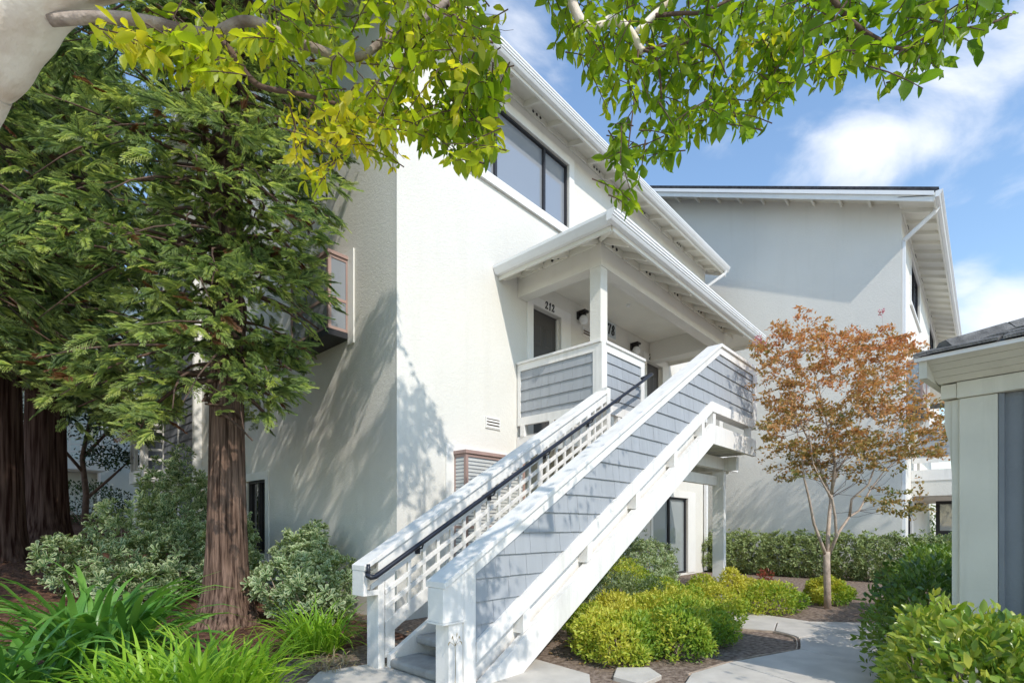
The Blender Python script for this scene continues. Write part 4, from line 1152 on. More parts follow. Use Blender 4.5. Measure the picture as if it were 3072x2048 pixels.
def fronds(name, P, A, N, sc, tint, mat, parent):
    A = nrm(A); B = nrm(np.cross(N, A)); N = np.cross(A, B)
    var = rng.integers(len(FR), size=len(P)); V, Fc, T = [], [], []; off = 0
    for k in range(len(FR)):
        i = np.where(var == k)[0]
        if not len(i): continue
        tv, tf, tt = FR[k]
        v = P[i][:, None] + sc[i][:, None, None] * (tv[None, :, 0, None] * A[i][:, None] + tv[None, :, 1, None] * B[i][:, None] + tv[None, :, 2, None] * N[i][:, None])
        V.append(v.reshape(-1, 3)); Fc.append((tf[None] + (np.arange(len(i)) * len(tv))[:, None, None]).reshape(-1, 3) + off)
        T.append(np.clip(tint[i][:, None] + tt[None], 0, 1).ravel()); off += len(i) * len(tv)
    o = place(name, np_mesh(name, np.concatenate(V), np.concatenate(Fc), mat, {'tint': np.concatenate(T)}), parent)
    o['kind'] = 'stuff'
    return o
def bark_trunk(x, y, z0, r, h, flare, mat, parent, lean=(0, 0), seed=0):
    mb = MB(); n, m = 72, 70
    rr = np.random.default_rng(seed); ph = rr.uniform(0, 6.28, 12); fr = [5, 7, 9, 11, 13, 16, 19, 23, 27, 31, 35, 40]
    for j in range(m + 1):
        s = j / m; z = h * s ** 1.35
        rad = r * (1 - .45 * s) + r * flare * math.exp(-z / .28) + r * flare * .35 * math.exp(-z / 1.1)
        for i in range(n):
            th = 2 * math.pi * i / n
            d = 0
            for q in range(12): d += (1 - abs(math.sin(fr[q] * th / 2 + ph[q] + .5 * math.sin(z * (1.1 + .13 * q) + ph[q] * 3)))) / (3 + q * .5)
            k = rad * (1 + .075 * (d - 1.1)) * (1 + .10 * math.exp(-z / .3) * math.sin(5 * th + seed))
            mb.v.append((x + lean[0] * z + k * math.cos(th), y + lean[1] * z + k * math.sin(th), z0 - .08 + z))
    for j in range(m):
        for i in range(n): mb.f.append((j * n + i, j * n + (i + 1) % n, (j + 1) * n + (i + 1) % n, (j + 1) * n + i))
    return mb.build('trunk', mat, parent, True)

SIL = [(-700, -900), (1500, -900), (1060, 60), (1010, 150), (980, 260), (1000, 380), (1040, 470), (1135, 545), (1150, 575), (1040, 650), (955, 740), (950, 810), (990, 870), (1000, 920), (950, 1000), (930, 1050),
       (905, 1100), (900, 1180), (845, 1190), (850, 1260), (760, 1300), (700, 1260), (640, 1240), (600, 1150), (560, 1160), (520, 1250), (440, 1330), (330, 1290), (250, 1330), (180, 1240), (100, 1180), (0, 1080), (-700, 1100)]
def redwood(x, y, r, h, label, mat, nl, zr, lr, nf, keep, size, flare=.35, seed=1, tb=0., lean=(0, 0), azb=None):
    z0 = gz(x, y)
    t = thing('redwood_tree', (x, y, z0), label, 'tree', 'redwoods beside the left wall')
    bark_trunk(x, y, z0, r, h, flare, mat, t, lean, seed)
    P, A, N, Tn, Sc = [], [], [], [], []; limbs = MB()
    rr = np.random.default_rng(seed)
    for k in range(nl):
        z = rr.uniform(*zr); az = rr.uniform(0, 6.2832) if (azb is None or (len(azb) > 2 and rr.random() > azb[2])) else rr.normal(azb[0], azb[1])
        ln = rr.uniform(*lr) * (1 - .25 * (z - zr[0]) / (zr[1] - zr[0]))
        dx = np.array([math.cos(az), math.sin(az), 0]); side = np.array([-dx[1], dx[0], 0])
        up0 = rr.uniform(-.05, .3); dr = rr.uniform(.35, .75)
        f = lambda s: np.array([x + lean[0] * z, y + lean[1] * z, z0 + z]) + dx * ln * s + np.array([0, 0, ln * (up0 * s - dr * s * s)]) + side * .12 * ln * math.sin(3 * s + k)
        lp = [f(s) for s in (0, .15, .3, .45, .6, .75, .9)]; lu, lv, ld = project(np.array(lp)); lk = keep(np.array(lp), lu, lv - 40, ld)
        m_ = next((i for i in range(7) if not lk[i]), 7)
        if m_ > 2: limbs.tube(lp[:m_], [.030, .026, .021, .017, .012, .008, .004][:m_], 6)
        tl = rr.normal(0, .12)
        for i in range(nf):
            s = rr.uniform(.12, 1.02) ** .8; p = f(s)
            sd = rr.choice([-1, 1]); off = rr.random() ** .8 * .42 * (1.15 - s * .6) * min(ln, 2.0)
            a = dx * rr.uniform(.4, 1.1) + side * sd * rr.uniform(.2, 1.) + np.array([0, 0, rr.uniform(-.8, .35)])
            a /= np.linalg.norm(a)
            p = p + side * sd * off * .75 + dx * off * .3 + np.array([0, 0, -.35 * off * rr.random() - .05 * rr.random()])
            P.append(p); A.append(a); N.append(np.array([0, 0, .75]) + dx * .25 + np.array([-.25, -.75, 0]) * .5 + .55 * rr.normal(size=3)); Sc.append(size * rr.uniform(.45, 1.35)); Tn.append(.40 + 1.3 * tl + tb + rr.normal(0, .2) + .15 * (s - .5))
    P, A, N, Sc, Tn = map(np.array, (P, A, N, Sc, Tn))
    u, v, d = project(P)
    ok = keep(P, u, v, d)
    hole = np.sin(P @ np.array([2.3, 1.7, 1.2]) + seed) + np.sin(P @ np.array([-1.9, 1.2, 2.9])) + np.sin(P @ np.array([.9, -2.6, 2.2]) + 2)
    ok &= hole > -1.25
    P, A, N, Sc, Tn = P[ok], A[ok], N[ok], Sc[ok], np.clip(Tn[ok], 0, 1)
    limbs.build('limbs', M['twig'], t, True)['kind'] = 'stuff'
    dead = rr.random(len(P)) < .03
    fronds('crown', P[~dead], A[~dead], N[~dead], Sc[~dead], Tn[~dead], M['redwood_leaf'], t)
    if dead.sum(): fronds('dead_fronds', P[dead], A[dead], N[dead], Sc[dead], Tn[dead], M['redwood_dead'], t)
    return t
def k1(P, u, v, d):
    return inpoly(u, v, SIL) & (P[:, 0] < 3.75) & (P[:, 1] > 4.6) & (d > 3.0)
redwood(2.30, 6.90, .225, 11., 'slim redwood with warm brown bark standing beside the left wall window', M['bark'], 230, (2.5, 9.2), (.9, 2.4), 40, k1, .215, .72, 5, .20, azb=(-1.9, .7, .45))
def k2(P, u, v, d): return inpoly(u, v, SIL) & (d > 4.0) & (P[:, 0] < 3.6)
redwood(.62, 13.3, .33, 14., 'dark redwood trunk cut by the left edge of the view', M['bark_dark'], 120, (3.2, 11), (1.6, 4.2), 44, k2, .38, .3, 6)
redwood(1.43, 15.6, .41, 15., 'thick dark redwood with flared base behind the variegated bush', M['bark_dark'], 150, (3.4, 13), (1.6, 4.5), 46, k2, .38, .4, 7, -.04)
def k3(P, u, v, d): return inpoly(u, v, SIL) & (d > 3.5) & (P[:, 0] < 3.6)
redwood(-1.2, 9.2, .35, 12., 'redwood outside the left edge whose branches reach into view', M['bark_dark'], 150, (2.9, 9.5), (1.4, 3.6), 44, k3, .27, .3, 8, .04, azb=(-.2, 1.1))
redwood(2.0, 22.0, .4, 16., 'far redwood whose crown fills the gap behind the thick trunk', M['bark_dark'], 120, (3.5, 15), (1.5, 4.2), 34, lambda P, u, v, d: inpoly(u, v, SIL) & (P[:, 0] < 3.6), .5, .3, 9, -.08)

# ------------------------------------------------------------------ crape myrtle leaning over the viewer
crape = thing('crape_myrtle_tree', (-.45, 2.05, 0), 'pale smooth crape myrtle trunk leaning in at top left with yellow green branches', 'tree')
def pw(l): return [tuple(world_at(*p)) for p in l]
tr = pw([(-480, 1500, 1.72), (-390, 700, 1.65), (-150, 240, 1.60), (-80, 150, 1.58), (-10, 60, 1.57), (64, -30, 1.55), (180, -110, 1.54), (290, -145, 1.53), (560, -230, 1.5), (900, -420, 1.5), (1200, -600, 1.55)])
tr = [(-.42, 2.0, -.05)] + tr
def smooth_path(pts, k=6):
    pts = [np.array(p, float) for p in pts]; out = []
    for i in range(len(pts) - 1):
        p0, p1, p2, p3 = pts[max(i - 1, 0)], pts[i], pts[i + 1], pts[min(i + 2, len(pts) - 1)]
        for j in range(k):
            t = j / k
            out.append(.5 * (2 * p1 + (p2 - p0) * t + (2 * p0 - 5 * p1 + 4 * p2 - p3) * t * t + (3 * p1 - p0 - 3 * p2 + p3) * t ** 3))
    return out + [pts[-1]]
rad0 = [.17, .15, .135, .128, .124, .122, .12, .116, .11, .10, .085, .07]
sp_ = smooth_path(tr); sr_ = np.interp(np.linspace(0, len(rad0) - 1, len(sp_)), range(len(rad0)), rad0)
mb = MB().tube(sp_, list(sr_), 36)
for i in range(len(sp_)):
    for j in range(36):
        k_ = i * 36 + j; th = 2 * math.pi * j / 36; c_ = np.array(sp_[i]); v_ = np.array(mb.v[k_])
        mb.v[k_] = tuple(c_ + (v_ - c_) * (1 + .05 * math.sin(3 * th + .09 * i) + .03 * math.sin(5 * th - .17 * i + 1) + .02 * math.sin(.8 * i + 2 * th)))
mb.build('trunk', M['crape_bark'], crape, True)
fork = pw([(-85, 150, 1.59), (-30, -60, 1.60), (0, -260, 1.7), (-10, -560, 1.8)])
MB().tube(fork, [.085, .085, .07, .05], 20).build('trunk', M['crape_bark'], crape, True)
BR = [  # branches: (u, v, depth) along each, radii at both ends, bark
    ([(150, 60, 1.55), (310, 52, 1.56), (440, 64, 1.58), (560, 92, 1.6), (640, 100, 1.62), (720, 66, 1.64), (790, 74, 1.66), (880, 122, 1.68), (960, 150, 1.7), (1024, 172, 1.72), (1090, 166, 1.74), (1190, 95, 1.78), (1290, 45, 1.82), (1350, -10, 1.86), (1420, -120, 1.9)], .017, .011, 'branch_bark'),
    ([(640, 102, 1.62), (690, 150, 1.63), (750, 235, 1.65), (800, 265, 1.67), (900, 282, 1.7), (1010, 312, 1.74), (1150, 345, 1.78), (1290, 350, 1.82)], .011, .004, 'twig'),
    ([(1345, 10, 1.86), (1372, 62, 1.84), (1402, 105, 1.83), (1480, 128, 1.82)], .009, .004, 'twig'),
    ([(1340, 20, 1.86), (1400, 150, 1.88), (1420, 270, 1.9), (1405, 380, 1.92)], .006, .002, 'twig'),
    ([(1000, 160, 1.72), (985, 240, 1.73), (930, 330, 1.74), (915, 440, 1.75)], .004, .002, 'twig'),
    ([(1640, -190, 1.72), (1690, -60, 1.72), (1730, 40, 1.72), (1760, 78, 1.72), (1800, 78, 1.73), (1840, 58, 1.74), (1885, 88, 1.75), (1915, 135, 1.76), (1928, 155, 1.76)], .017, .011, 'crape_bark'),
    ([(1912, 95, 1.75), (1955, 52, 1.77), (1985, 25, 1.79), (2030, -30, 1.82)], .010, .012, 'crape_bark'),
    ([(1960, 48, 1.77), (2048, 40, 1.78), (2110, 36, 1.8), (2230, -20, 1.84)], .007, .005, 'twig'),
    ([(1928, 150, 1.76), (1968, 175, 1.75), (1984, 280, 1.74), (1980, 390, 1.74)], .005, .003, 'twig'),
    ([(1915, 150, 1.76), (1905, 280, 1.74), (1890, 400, 1.72), (1875, 520, 1.7)], .003, .002, 'twig'),
    ([(2440, -80, 1.6), (2500, 0, 1.6), (2560, 70, 1.61), (2640, 122, 1.62), (2712, 146, 1.63), (2800, 102, 1.64), (2950, 76, 1.66), (3035, 45, 1.68)], .009, .003, 'twig'),
    ([(1925, 150, 1.76), (2060, 130, 1.74), (2140, 150, 1.73), (2180, 230, 1.72)], .005, .002, 'twig'),
    ([(2712, 146, 1.63), (2650, 190, 1.63), (2600, 200, 1.63)], .004, .002, 'twig'),
]
allbr = []
for pl, r0, r1, mt in BR:
    pts = smooth_path(pw(pl), 4)
    MB().tube(pts, list(np.linspace(r0, r1, len(pts))), 10).build('branch', M[mt], crape, True)
    allbr.append(pts)
# boughs overhead and out of view carry the canopy that dapples the stairs
for pts in ([tuple(tr[-1]), (.9, .6, 3.5), (1.6, .1, 3.9), (2.6, -.3, 4.2)], [tuple(tr[-2]), (1.0, .9, 3.0), (1.25, .75, 3.1), tuple(world_at(1640, -190, 1.72))],
            [(1.6, .1, 3.9), (1.5, .3, 3.3), tuple(world_at(2440, -80, 1.6))], [(.9, .6, 3.5), (.6, -.2, 4.0), (.5, -1.0, 4.3)]):
    MB().tube(pts, [.06, .045, .035, .02][:len(pts)], 10).build('branch', M['crape_bark'], crape, True)
def twig_sprays(poly, n, dr, ln, hang, tb, nleaf, mb, acc, seed, hl=.056, out=(0, 0, 0)):
    r = np.random.default_rng(seed); us = [p[0] for p in poly]; vs = [p[1] for p in poly]
    k = 0
    while k < n:
        u, v = r.uniform(min(us), max(us)), r.uniform(min(vs), max(vs))
        if not inpoly(np.array([u]), np.array([v]), poly)[0]: continue
        k += 1
        p0 = world_at(u, v, r.uniform(*dr))
        a = nrm(np.array([r.normal(), r.normal(), -hang + .5 * r.normal()]) + np.array(out)); L_ = r.uniform(*ln)
        q = np.array([r.normal(0, .15), r.normal(0, .15), -.35])
        pts = [p0 + a * L_ * (s - .35) + q * L_ * .5 * (s - .35) ** 2 for s in (0, .33, .66, 1)]
        pp = np.array(pts); uu, vv, _ = project(pp[-1:])
        if not inpoly(uu, vv - 45, poly)[0] and not inpoly(uu, vv + 30, poly)[0]: k -= .7; continue
        mb.tube(pts, [.0026, .002, .0016, .001], 4, cap=False)
        tt = tb + r.normal(0, .13)
        m = int(r.integers(*nleaf))
        for i in range(m):
            s = (i + .6) / m; p = p0 + a * L_ * (s - .35) + q * L_ * .5 * (s - .35) ** 2
            d = nrm(a + q * (s - .35)); sd = nrm(np.cross(d, r.normal(size=3)))
            for g in ((1, -1) if r.random() < .8 else (1,)):
                ax = nrm(d * r.uniform(.2, .9) + sd * g * r.uniform(.5, 1.) + np.array([0, 0, -r.uniform(.1, .9)]))
                acc.append((p, ax, np.array([0, 0, 1.]) + .75 * r.normal(size=3), hl * r.uniform(.42, 1.12), min(1, max(0, tt + r.normal(0, .10)))))
tw = MB(); acc = []
PL1 = [(300, 110), (520, 40), (900, -80), (1400, -80), (1520, 60), (1545, 240), (1500, 400), (1440, 505), (1380, 500), (1330, 430), (1240, 390), (1190, 480), (1100, 470), (1010, 380), (900, 250), (700, 180), (560, 160), (420, 140)]
twig_sprays(PL1, 190, (1.5, 1.95), (.10, .2), .55, .56, (4, 8), tw, acc, 1)
twig_sprays([(250, 80), (520, 90), (700, 150), (760, 290), (640, 260), (520, 190), (340, 120)], 34, (1.4, 1.6), (.12, .2), .8, .70, (4, 7), tw, acc, 2, .062)
twig_sprays([(870, 290), (1180, 290), (1230, 420), (1190, 500), (1110, 490), (1040, 430), (960, 560), (880, 550), (840, 500)], 40, (1.5, 1.75), (.10, .2), .8, .88, (4, 8), tw, acc, 3, .046)
twig_sprays([(1180, 330), (1510, 200), (1500, 420), (1430, 525), (1340, 450), (1240, 400)], 62, (1.6, 1.95), (.10, .2), .8, .34, (4, 8), tw, acc, 4, .052)
PR1 = [(1610, -60), (2060, -60), (2480, -60), (2440, 60), (2400, 210), (2340, 280), (2240, 380), (2120, 400), (2060, 370), (1960, 330), (1880, 290), (1800, 300), (1750, 210), (1700, 130), (1630, 100)]
twig_sprays(PR1, 200, (1.6, 2.05), (.10, .2), .6, .36, (4, 8), tw, acc, 5, .056)
twig_sprays([(1850, 330), (2080, 340), (2080, 420), (1990, 470), (1950, 540), (1900, 620), (1830, 610), (1790, 540), (1830, 440)], 34, (1.6, 1.85), (.09, .17), .8, .2, (3, 7), tw, acc, 6, .05)
twig_sprays([(2400, -60), (3050, -60), (3045, 60), (2870, 130), (2800, 200), (2720, 280), (2640, 230), (2560, 220), (2440, 270), (2390, 200)], 80, (1.45, 1.75), (.10, .19), .5, .26, (4, 7), tw, acc, 7, .060)
twig_sprays([(2080, 60), (2400, 60), (2380, 260), (2200, 330)], 14, (1.7, 1.9), (.1, .2), .7, .75, (4, 7), tw, acc, 8, .05)
tw.build('twigs', M['twig'], crape)['kind'] = 'stuff'
# bare twigs against the sky beside the roof
bt = MB(); r = np.random.default_rng(5)
for k in range(12):
    p = world_at(1400 + r.uniform(-40, 60), 110 + r.uniform(-30, 60), 1.85); a = nrm(np.array([r.uniform(.2, 1), r.uniform(-1, .2), r.uniform(-.3, .9)])); pts = [p]
    for i in range(6):
        a = nrm(a + .38 * r.normal(size=3)); pts.append(pts[-1] + a * r.uniform(.015, .032))
    bt.tube(pts, [.0017, .0015, .0013, .0012, .001, .0009, .0007], 4, cap=False)
bt.build('bare_twigs', M['twig'], crape)['kind'] = 'stuff'
LP = np.array([a[0] for a in acc]); LA = np.array([a[1] for a in acc]); LN = np.array([a[2] for a in acc]); LL = np.array([a[3] for a in acc]); LT = np.array([a[4] for a in acc])
d_ = project(LP)[2]; u_, v_, _ = project(LP)
vis = np.where((v_ > 0) & (u_ > 0) & (u_ < 3072))[0]; pick = vis[np.argsort(d_[vis] / LL[vis])[:300]]
sel = np.zeros(len(LP), bool); sel[pick] = True
mes = []
for k in range(24):
    v, f, t, rm = leaf_arrays(np.zeros((1, 3)), np.array([[1., 0, 0]]), np.array([[0, 0, 1.]]), np.array([1.]), np.array([.40 + .12 * (k % 3)]), np.array([k / 23]), curl(OVAL, rng.normal(-.12, .14), abs(rng.normal(.02, .07)), rng.normal(0, .2)))
    mes.append(np_mesh('leaf', v, f, M['crape_leaf'], {'tint': t, 'rim': rm}))
for i in pick:
    A = nrm(LA[i]); B = nrm(np.cross(LN[i], A)); N_ = np.cross(A, B); l = float(LL[i])
    m = Matrix(((A[0] * l, B[0] * l, N_[0] * l, LP[i][0]), (A[1] * l, B[1] * l, N_[1] * l, LP[i][1]), (A[2] * l, B[2] * l, N_[2] * l, LP[i][2]), (0, 0, 0, 1)))
    place('leaf', mes[int(min(23, max(0, LT[i] * 23)))], crape, None, m)
rest = np.where(~sel)[0]; rng.shuffle(rest)
for q in np.array_split(rest, 4):
    leaves('foliage', LP[q], LA[q], LN[q], LL[q], LL[q] * rng.uniform(.38, .55, len(q)), LT[q], curl(OVAL, rng.normal(-.15, .12), abs(rng.normal(.02, .07)), rng.normal(0, .2)), M['crape_leaf'], crape)
# canopy above the lens; leaves are left out where their shade would fall on walls and shrubs that stand in full sun
def shade_ok(P):
    l = np.array([.33, 1., -.95])
    def hit(s): return P + np.maximum(s, 0)[:, None] * l
    h = hit(YF - P[:, 1]); ok = ~((h[:, 0] > XC) & (h[:, 2] > 3.85 - 1.6 * (h[:, 0] - XC)) & (h[:, 2] < 9))
    h = hit(2.86 - P[:, 1]); ok &= ~((h[:, 0] > 5.3) & (h[:, 2] > 0) & (h[:, 2] < 4.2))
    h = hit(P[:, 2] / .95); ok &= ~((h[:, 0] > 3.55) & (h[:, 1] > 1.7) & (h[:, 1] < 4.2))
    h = hit((XC - P[:, 0]) / .33); ok &= ~((h[:, 1] > YF) & (h[:, 2] > 4.2))
    ll = l / np.linalg.norm(l)
    for T in ((.1, 2.2, 2.7), (.35, 2.0, 3.0), (-.1, 2.3, 2.2)):
        w = np.array(T) - P; ok &= np.linalg.norm(w - (w @ ll)[:, None] * ll, axis=1) > .6
    return ok
n = 5200
P = np.column_stack([rng.uniform(-2.6, 4.6, n), rng.uniform(-2.6, 1.7, n), rng.uniform(2.9, 5.6, n)])
cl = np.sin(P @ np.array([1.9, 1.1, .7]) + 1) + np.sin(P @ np.array([-1.2, 2.3, 1.1])) + np.sin(P @ np.array([.8, -1.7, 2.1]) + 2)
u_, v_, d_ = project(P)
okc = (cl > .0) & ((v_ < -130) | (d_ < .1))
P = P[okc]; P = P[shade_ok(P)]
leaves('foliage', P, nrm(rdir(len(P)) + np.array([0, 0, -.4])), rdir(len(P)) + np.array([0, 0, 1.]), rng.uniform(.05, .085, len(P)), .036, np.clip(rng.normal(.45, .2, len(P)), 0, 1), OVAL, M['crape_leaf'], crape)

n = 42000
P = np.column_stack([rng.uniform(1.3, 3.6, n), rng.uniform(.2, 3.6, n), rng.uniform(4.4, 8.2, n)])
cl = np.sin(P @ np.array([4.1, 2.3, 1.9]) + 2) + np.sin(P @ np.array([-2.4, 4.0, 2.3])) + np.sin(P @ np.array([2., -2.5, 3.9]) + 1)
u_, v_, d_ = project(P)
P = P[(cl > .75) & (v_ < -150) & (P[:, 2] > 4.2 + .5 * P[:, 1])]; P = P[shade_ok(P)]
leaves('foliage', P, nrm(rdir(len(P)) + np.array([0, 0, -.4])), rdir(len(P)) + np.array([0, 0, 1.]), rng.uniform(.07, .12, len(P)), .05, np.clip(rng.normal(.45, .2, len(P)), 0, 1), OVAL, M['crape_leaf'], crape)
for q in ([(1.6, .1, 3.9), (2.0, 1.0, 5.4), (2.4, 2.0, 6.8)], [(2.6, -.3, 4.2), (2.8, .9, 5.2), (3.0, 1.5, 6.0)]):
    MB().tube(q, [.04, .03, .012], 8).build('branch', M['crape_bark'], crape, True)

# ------------------------------------------------------------------ small autumn tree
ct = thing('crape_myrtle_tree', (8.93, 1.77, 0), 'young multi stemmed tree with rust orange leaves in front of the far wall', 'tree')
def st_(l, r0, r1, name='trunk'):
    pts = pw([(2048 + x / 2.297, 1366 + y / 2.297, d) for x, y, d in l])
    MB().tube(pts, list(np.linspace(r0, r1, len(pts))), 12).build(name, M['twig_pale'], ct, True)
    return pts
st_([(1000, 1075, 7.77), (996, 900, 7.77), (992, 760, 7.77), (992, 660, 7.77)], .050, .047)
stems = [st_([(988, 690, 7.77), (955, 600, 7.72), (905, 470, 7.68), (872, 300, 7.66), (838, 160, 7.6), (820, 0, 7.55), (790, -160, 7.5)], .026, .007, 'stem'),
         st_([(998, 690, 7.77), (1002, 540, 7.8), (1012, 400, 7.85), (1025, 260, 7.9), (1060, 110, 7.95), (1180, -60, 8.0), (1230, -260, 8.05)], .034, .007, 'stem'),
         st_([(1006, 690, 7.77), (1060, 560, 7.7), (1050, 420, 7.6), (1030, 300, 7.55), (960, 180, 7.5), (900, 60, 7.45), (860, -240, 7.4)], .025, .006, 'stem'),
         st_([(1030, 620, 7.74), (1080, 520, 7.8), (1150, 420, 7.85), (1215, 380, 7.9), (1290, 240, 7.95), (1400, 90, 8.0), (1560, -20, 8.1)], .023, .006, 'stem'),
         st_([(1150, 420, 7.85), (1165, 300, 7.8), (1280, 200, 7.7), (1330, 60, 7.6), (1420, -200, 7.5)], .020, .007, 'stem'),
         st_([(1020, 290, 7.9), (960, 120, 7.95), (900, -40, 8.0), (760, -330, 8.1), (700, -600, 8.1)], .024, .006, 'stem'),
         st_([(1025, 270, 7.9), (1050, 60, 7.8), (1000, -200, 7.8), (930, -500, 7.8), (860, -720, 7.8)], .024, .005, 'stem')]
CO = [(2290, 1010), (2340, 940), (2350, 960), (2400, 985), (2425, 910), (2440, 960), (2510, 1000), (2580, 985), (2640, 965), (2700, 985), (2745, 1010), (2760, 1040), (2720, 1075), (2700, 1130), (2780, 1200), (2850, 1240), (2862, 1300), (2830, 1370), (2740, 1400), (2720, 1440), (2690, 1430), (2700, 1470), (2790, 1480), (2800, 1520), (2720, 1560), (2640, 1540), (2600, 1490), (2560, 1440), (2480, 1430), (2400, 1445), (2340, 1440), (2300, 1420), (2270, 1390), (2290, 1310), (2310, 1200), (2280, 1130), (2240, 1050), (2260, 1030)]
r = np.random.default_rng(21); P = []; A = []; T = []; tb_ = MB()
nn = 0
while nn < 450:
    u, v = r.uniform(2230, 2870), r.uniform(890, 1570)
    if not inpoly(np.array([u]), np.array([v]), CO)[0]: continue
    if v > 1380 and r.random() < .45: continue
    nn += 1
    c = world_at(u, v, 7.8 + r.normal(0, .38)); a = nrm(np.array([r.normal(), r.normal(), .35 * r.normal() + .15])); L_ = r.uniform(.15, .42)
    sp = stems[int(r.integers(len(stems)))]; sp = np.array(sp); j = int(np.argmin(((sp - (c - a * L_ - np.array([0, 0, .2]))) ** 2).sum(1)))
    if np.linalg.norm(sp[j] - c) < .8: tb_.tube([sp[j], (sp[j] + c) / 2 + np.array([r.normal(0, .05), r.normal(0, .05), -.05]), c], [.0035, .0025, .0015], 4, cap=False)
    tb_.tube([c - a * L_ * .3, c + a * L_ * .7], [.003, .001], 4, cap=False)
    hue = .53 + .42 * min(1, max(-1, (1230 - v) / 300)) * .6 + r.normal(0, .10)
    m = int(r.integers(26, 46))
    s = r.uniform(-.35, .75, m)
    P.append(c + a * L_ * s[:, None] + r.normal(0, .03, (m, 3)) * np.array([1, 1, .6])); A.append(nrm(a + 1.1 * r.normal(size=(m, 3)) + np.array([0, 0, -.2]))); T.append(np.clip(hue + r.normal(0, .14, m), 0, 1))
tb_.build('twigs', M['twig'], ct)['kind'] = 'stuff'
P = np.concatenate(P); A = np.concatenate(A); T = np.concatenate(T)
leaves('crown', P, A, r.normal(size=P.shape) + np.array([0, 0, 1.]), r.uniform(.040, .072, len(P)), .034, T, DIAMOND, M['orange_leaf'], ct)
pk = r.normal(0, .035, (60, 3)) + world_at(2275, 1020, 7.7)
pinkm = leafmat('pink_petals', [(.55, .16, .26), (.7, .3, .4)], .3)
leaves('blossom', pk, rdir(60), rdir(60), .03, .026, r.random(60), DIAMOND, pinkm, ct)
pk = r.normal(0, .022, (30, 3)) + world_at(2646, 935, 7.7)
leaves('blossom', pk, rdir(30), rdir(30), .03, .026, r.random(30), DIAMOND, pinkm, ct)
MB().tube(pw([(2652, 1010, 7.7), (2648, 970, 7.7), (2646, 938, 7.7)]), [.003, .002, .0015], 4).build('stem', M['twig_pale'], ct)

# ------------------------------------------------------------------ shrubs and hedges
Y = 'mounds of yellow green shrubs under the stairs'
ysh = [('yellow green shrub mound nearest the viewer beside the stepping stone', [(4.28, 2.66, .12, .42, .36, .32), (4.1, 2.50, .08, .26, .26, .24), (4.45, 2.46, .1, .3, .28, .28)], .06),
       ('broad bright yellow shrub at the end of the staircase shadow', [(4.92, 3.06, .14, .50, .44, .32), (4.68, 2.86, .14, .38, .34, .30), (5.05, 2.95, .14, .42, .4, .30)], .14),
       ('green shrub with a shaded right side next to the bare soil', [(5.0, 2.45, .12, .50, .44, .34), (4.75, 2.2, .1, .40, .34, .28), (5.45, 2.2, .08, .35, .28, .24)], -.14),
       ('tall leafy yellow green shrub in the middle of the bed', [(5.75, 2.95, .16, .55, .48, .34), (5.55, 2.65, .14, .5, .42, .32), (5.95, 2.45, .12, .5, .36, .30)], -.04),
       ('golden shrub left of the support post', [(6.6, 3.35, .16, .52, .42, .34), (6.35, 3.05, .14, .44, .36, .30), (6.9, 2.95, .12, .4, .3, .28)], .08),
       ('golden pointed shrub right of the support post', [(7.55, 3.0, .16, .48, .42, .34), (7.35, 2.75, .14, .42, .34, .30), (7.7, 2.75, .4, .18, .16, .22)], .16),
       ('olive yellow shrub bordering the path beside the orange tree', [(7.95, 2.5, .16, .46, .40, .34), (7.85, 2.25, .14, .42, .32, .28), (8.15, 2.2, .14, .38, .30, .28)], .02),
       ('low yellow shrub behind the foot of the orange tree', [(9.5, 1.85, .14, .34, .3, .28)], .04)]
for i, (lab, lumps, tb) in enumerate(ysh):
    near = i < 4
    lumps = [(a, b, c * .9, d, e, f * .84) for a, b, c, d, e, f in lumps]
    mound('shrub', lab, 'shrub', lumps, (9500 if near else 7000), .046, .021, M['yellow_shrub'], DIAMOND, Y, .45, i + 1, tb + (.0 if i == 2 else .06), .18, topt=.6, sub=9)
# reddish tips on one of them
mound('shrub', 'small shrub with red new leaves poking out of the golden shrubs', 'shrub', [(8.2, 2.42, .50, .10, .10, .10)], 160, .05, .016, leafmat('red_tips', [(.30, .07, .05), (.42, .14, .10)], .3), stems=False, inner=.8)
SG = 'sage green shrubs by the concrete pier'
mound('shrub', 'grey green shrub beside the concrete pier footing', 'shrub', [(5.80, 3.65, .28, .40, .34, .36), (5.95, 3.35, .26, .4, .3, .34)], 5200, .040, .017, M['sage_shrub'], DIAMOND, SG, .4, 11, -.05, sub=8)
mound('shrub', 'sage shrub with yellow tips in front of the variegated bush', 'shrub', [(6.55, 3.85, .34, .42, .36, .38)], 3600, .040, .018, M['yellow_shrub'], DIAMOND, SG, .4, 12, -.02, sub=8)
VG = 'variegated bushes with cream edged leaves'
mound('shrub', 'pale variegated bush under the stair landing', 'shrub', [(8.1, 4.35, .50, .62, .5, .55), (7.6, 4.05, .34, .5, .42, .42), (8.7, 4.6, .5, .6, .5, .5)], 9000, .062, .026, M['variegated'], OBOV, VG, .5, 13, .15, rosette=6)
hl = [(14.05, y, .52, .42, .5, .56) for y in np.arange(.4, 7.0, .5)]
mound('hedge', 'long clipped variegated hedge along the far white wall', 'hedge', hl, 42000, .075, .036, M['hedge_far'], OBOV, None, .5, 14, .1, rosette=6, base=(14.05, 3.5, 0))
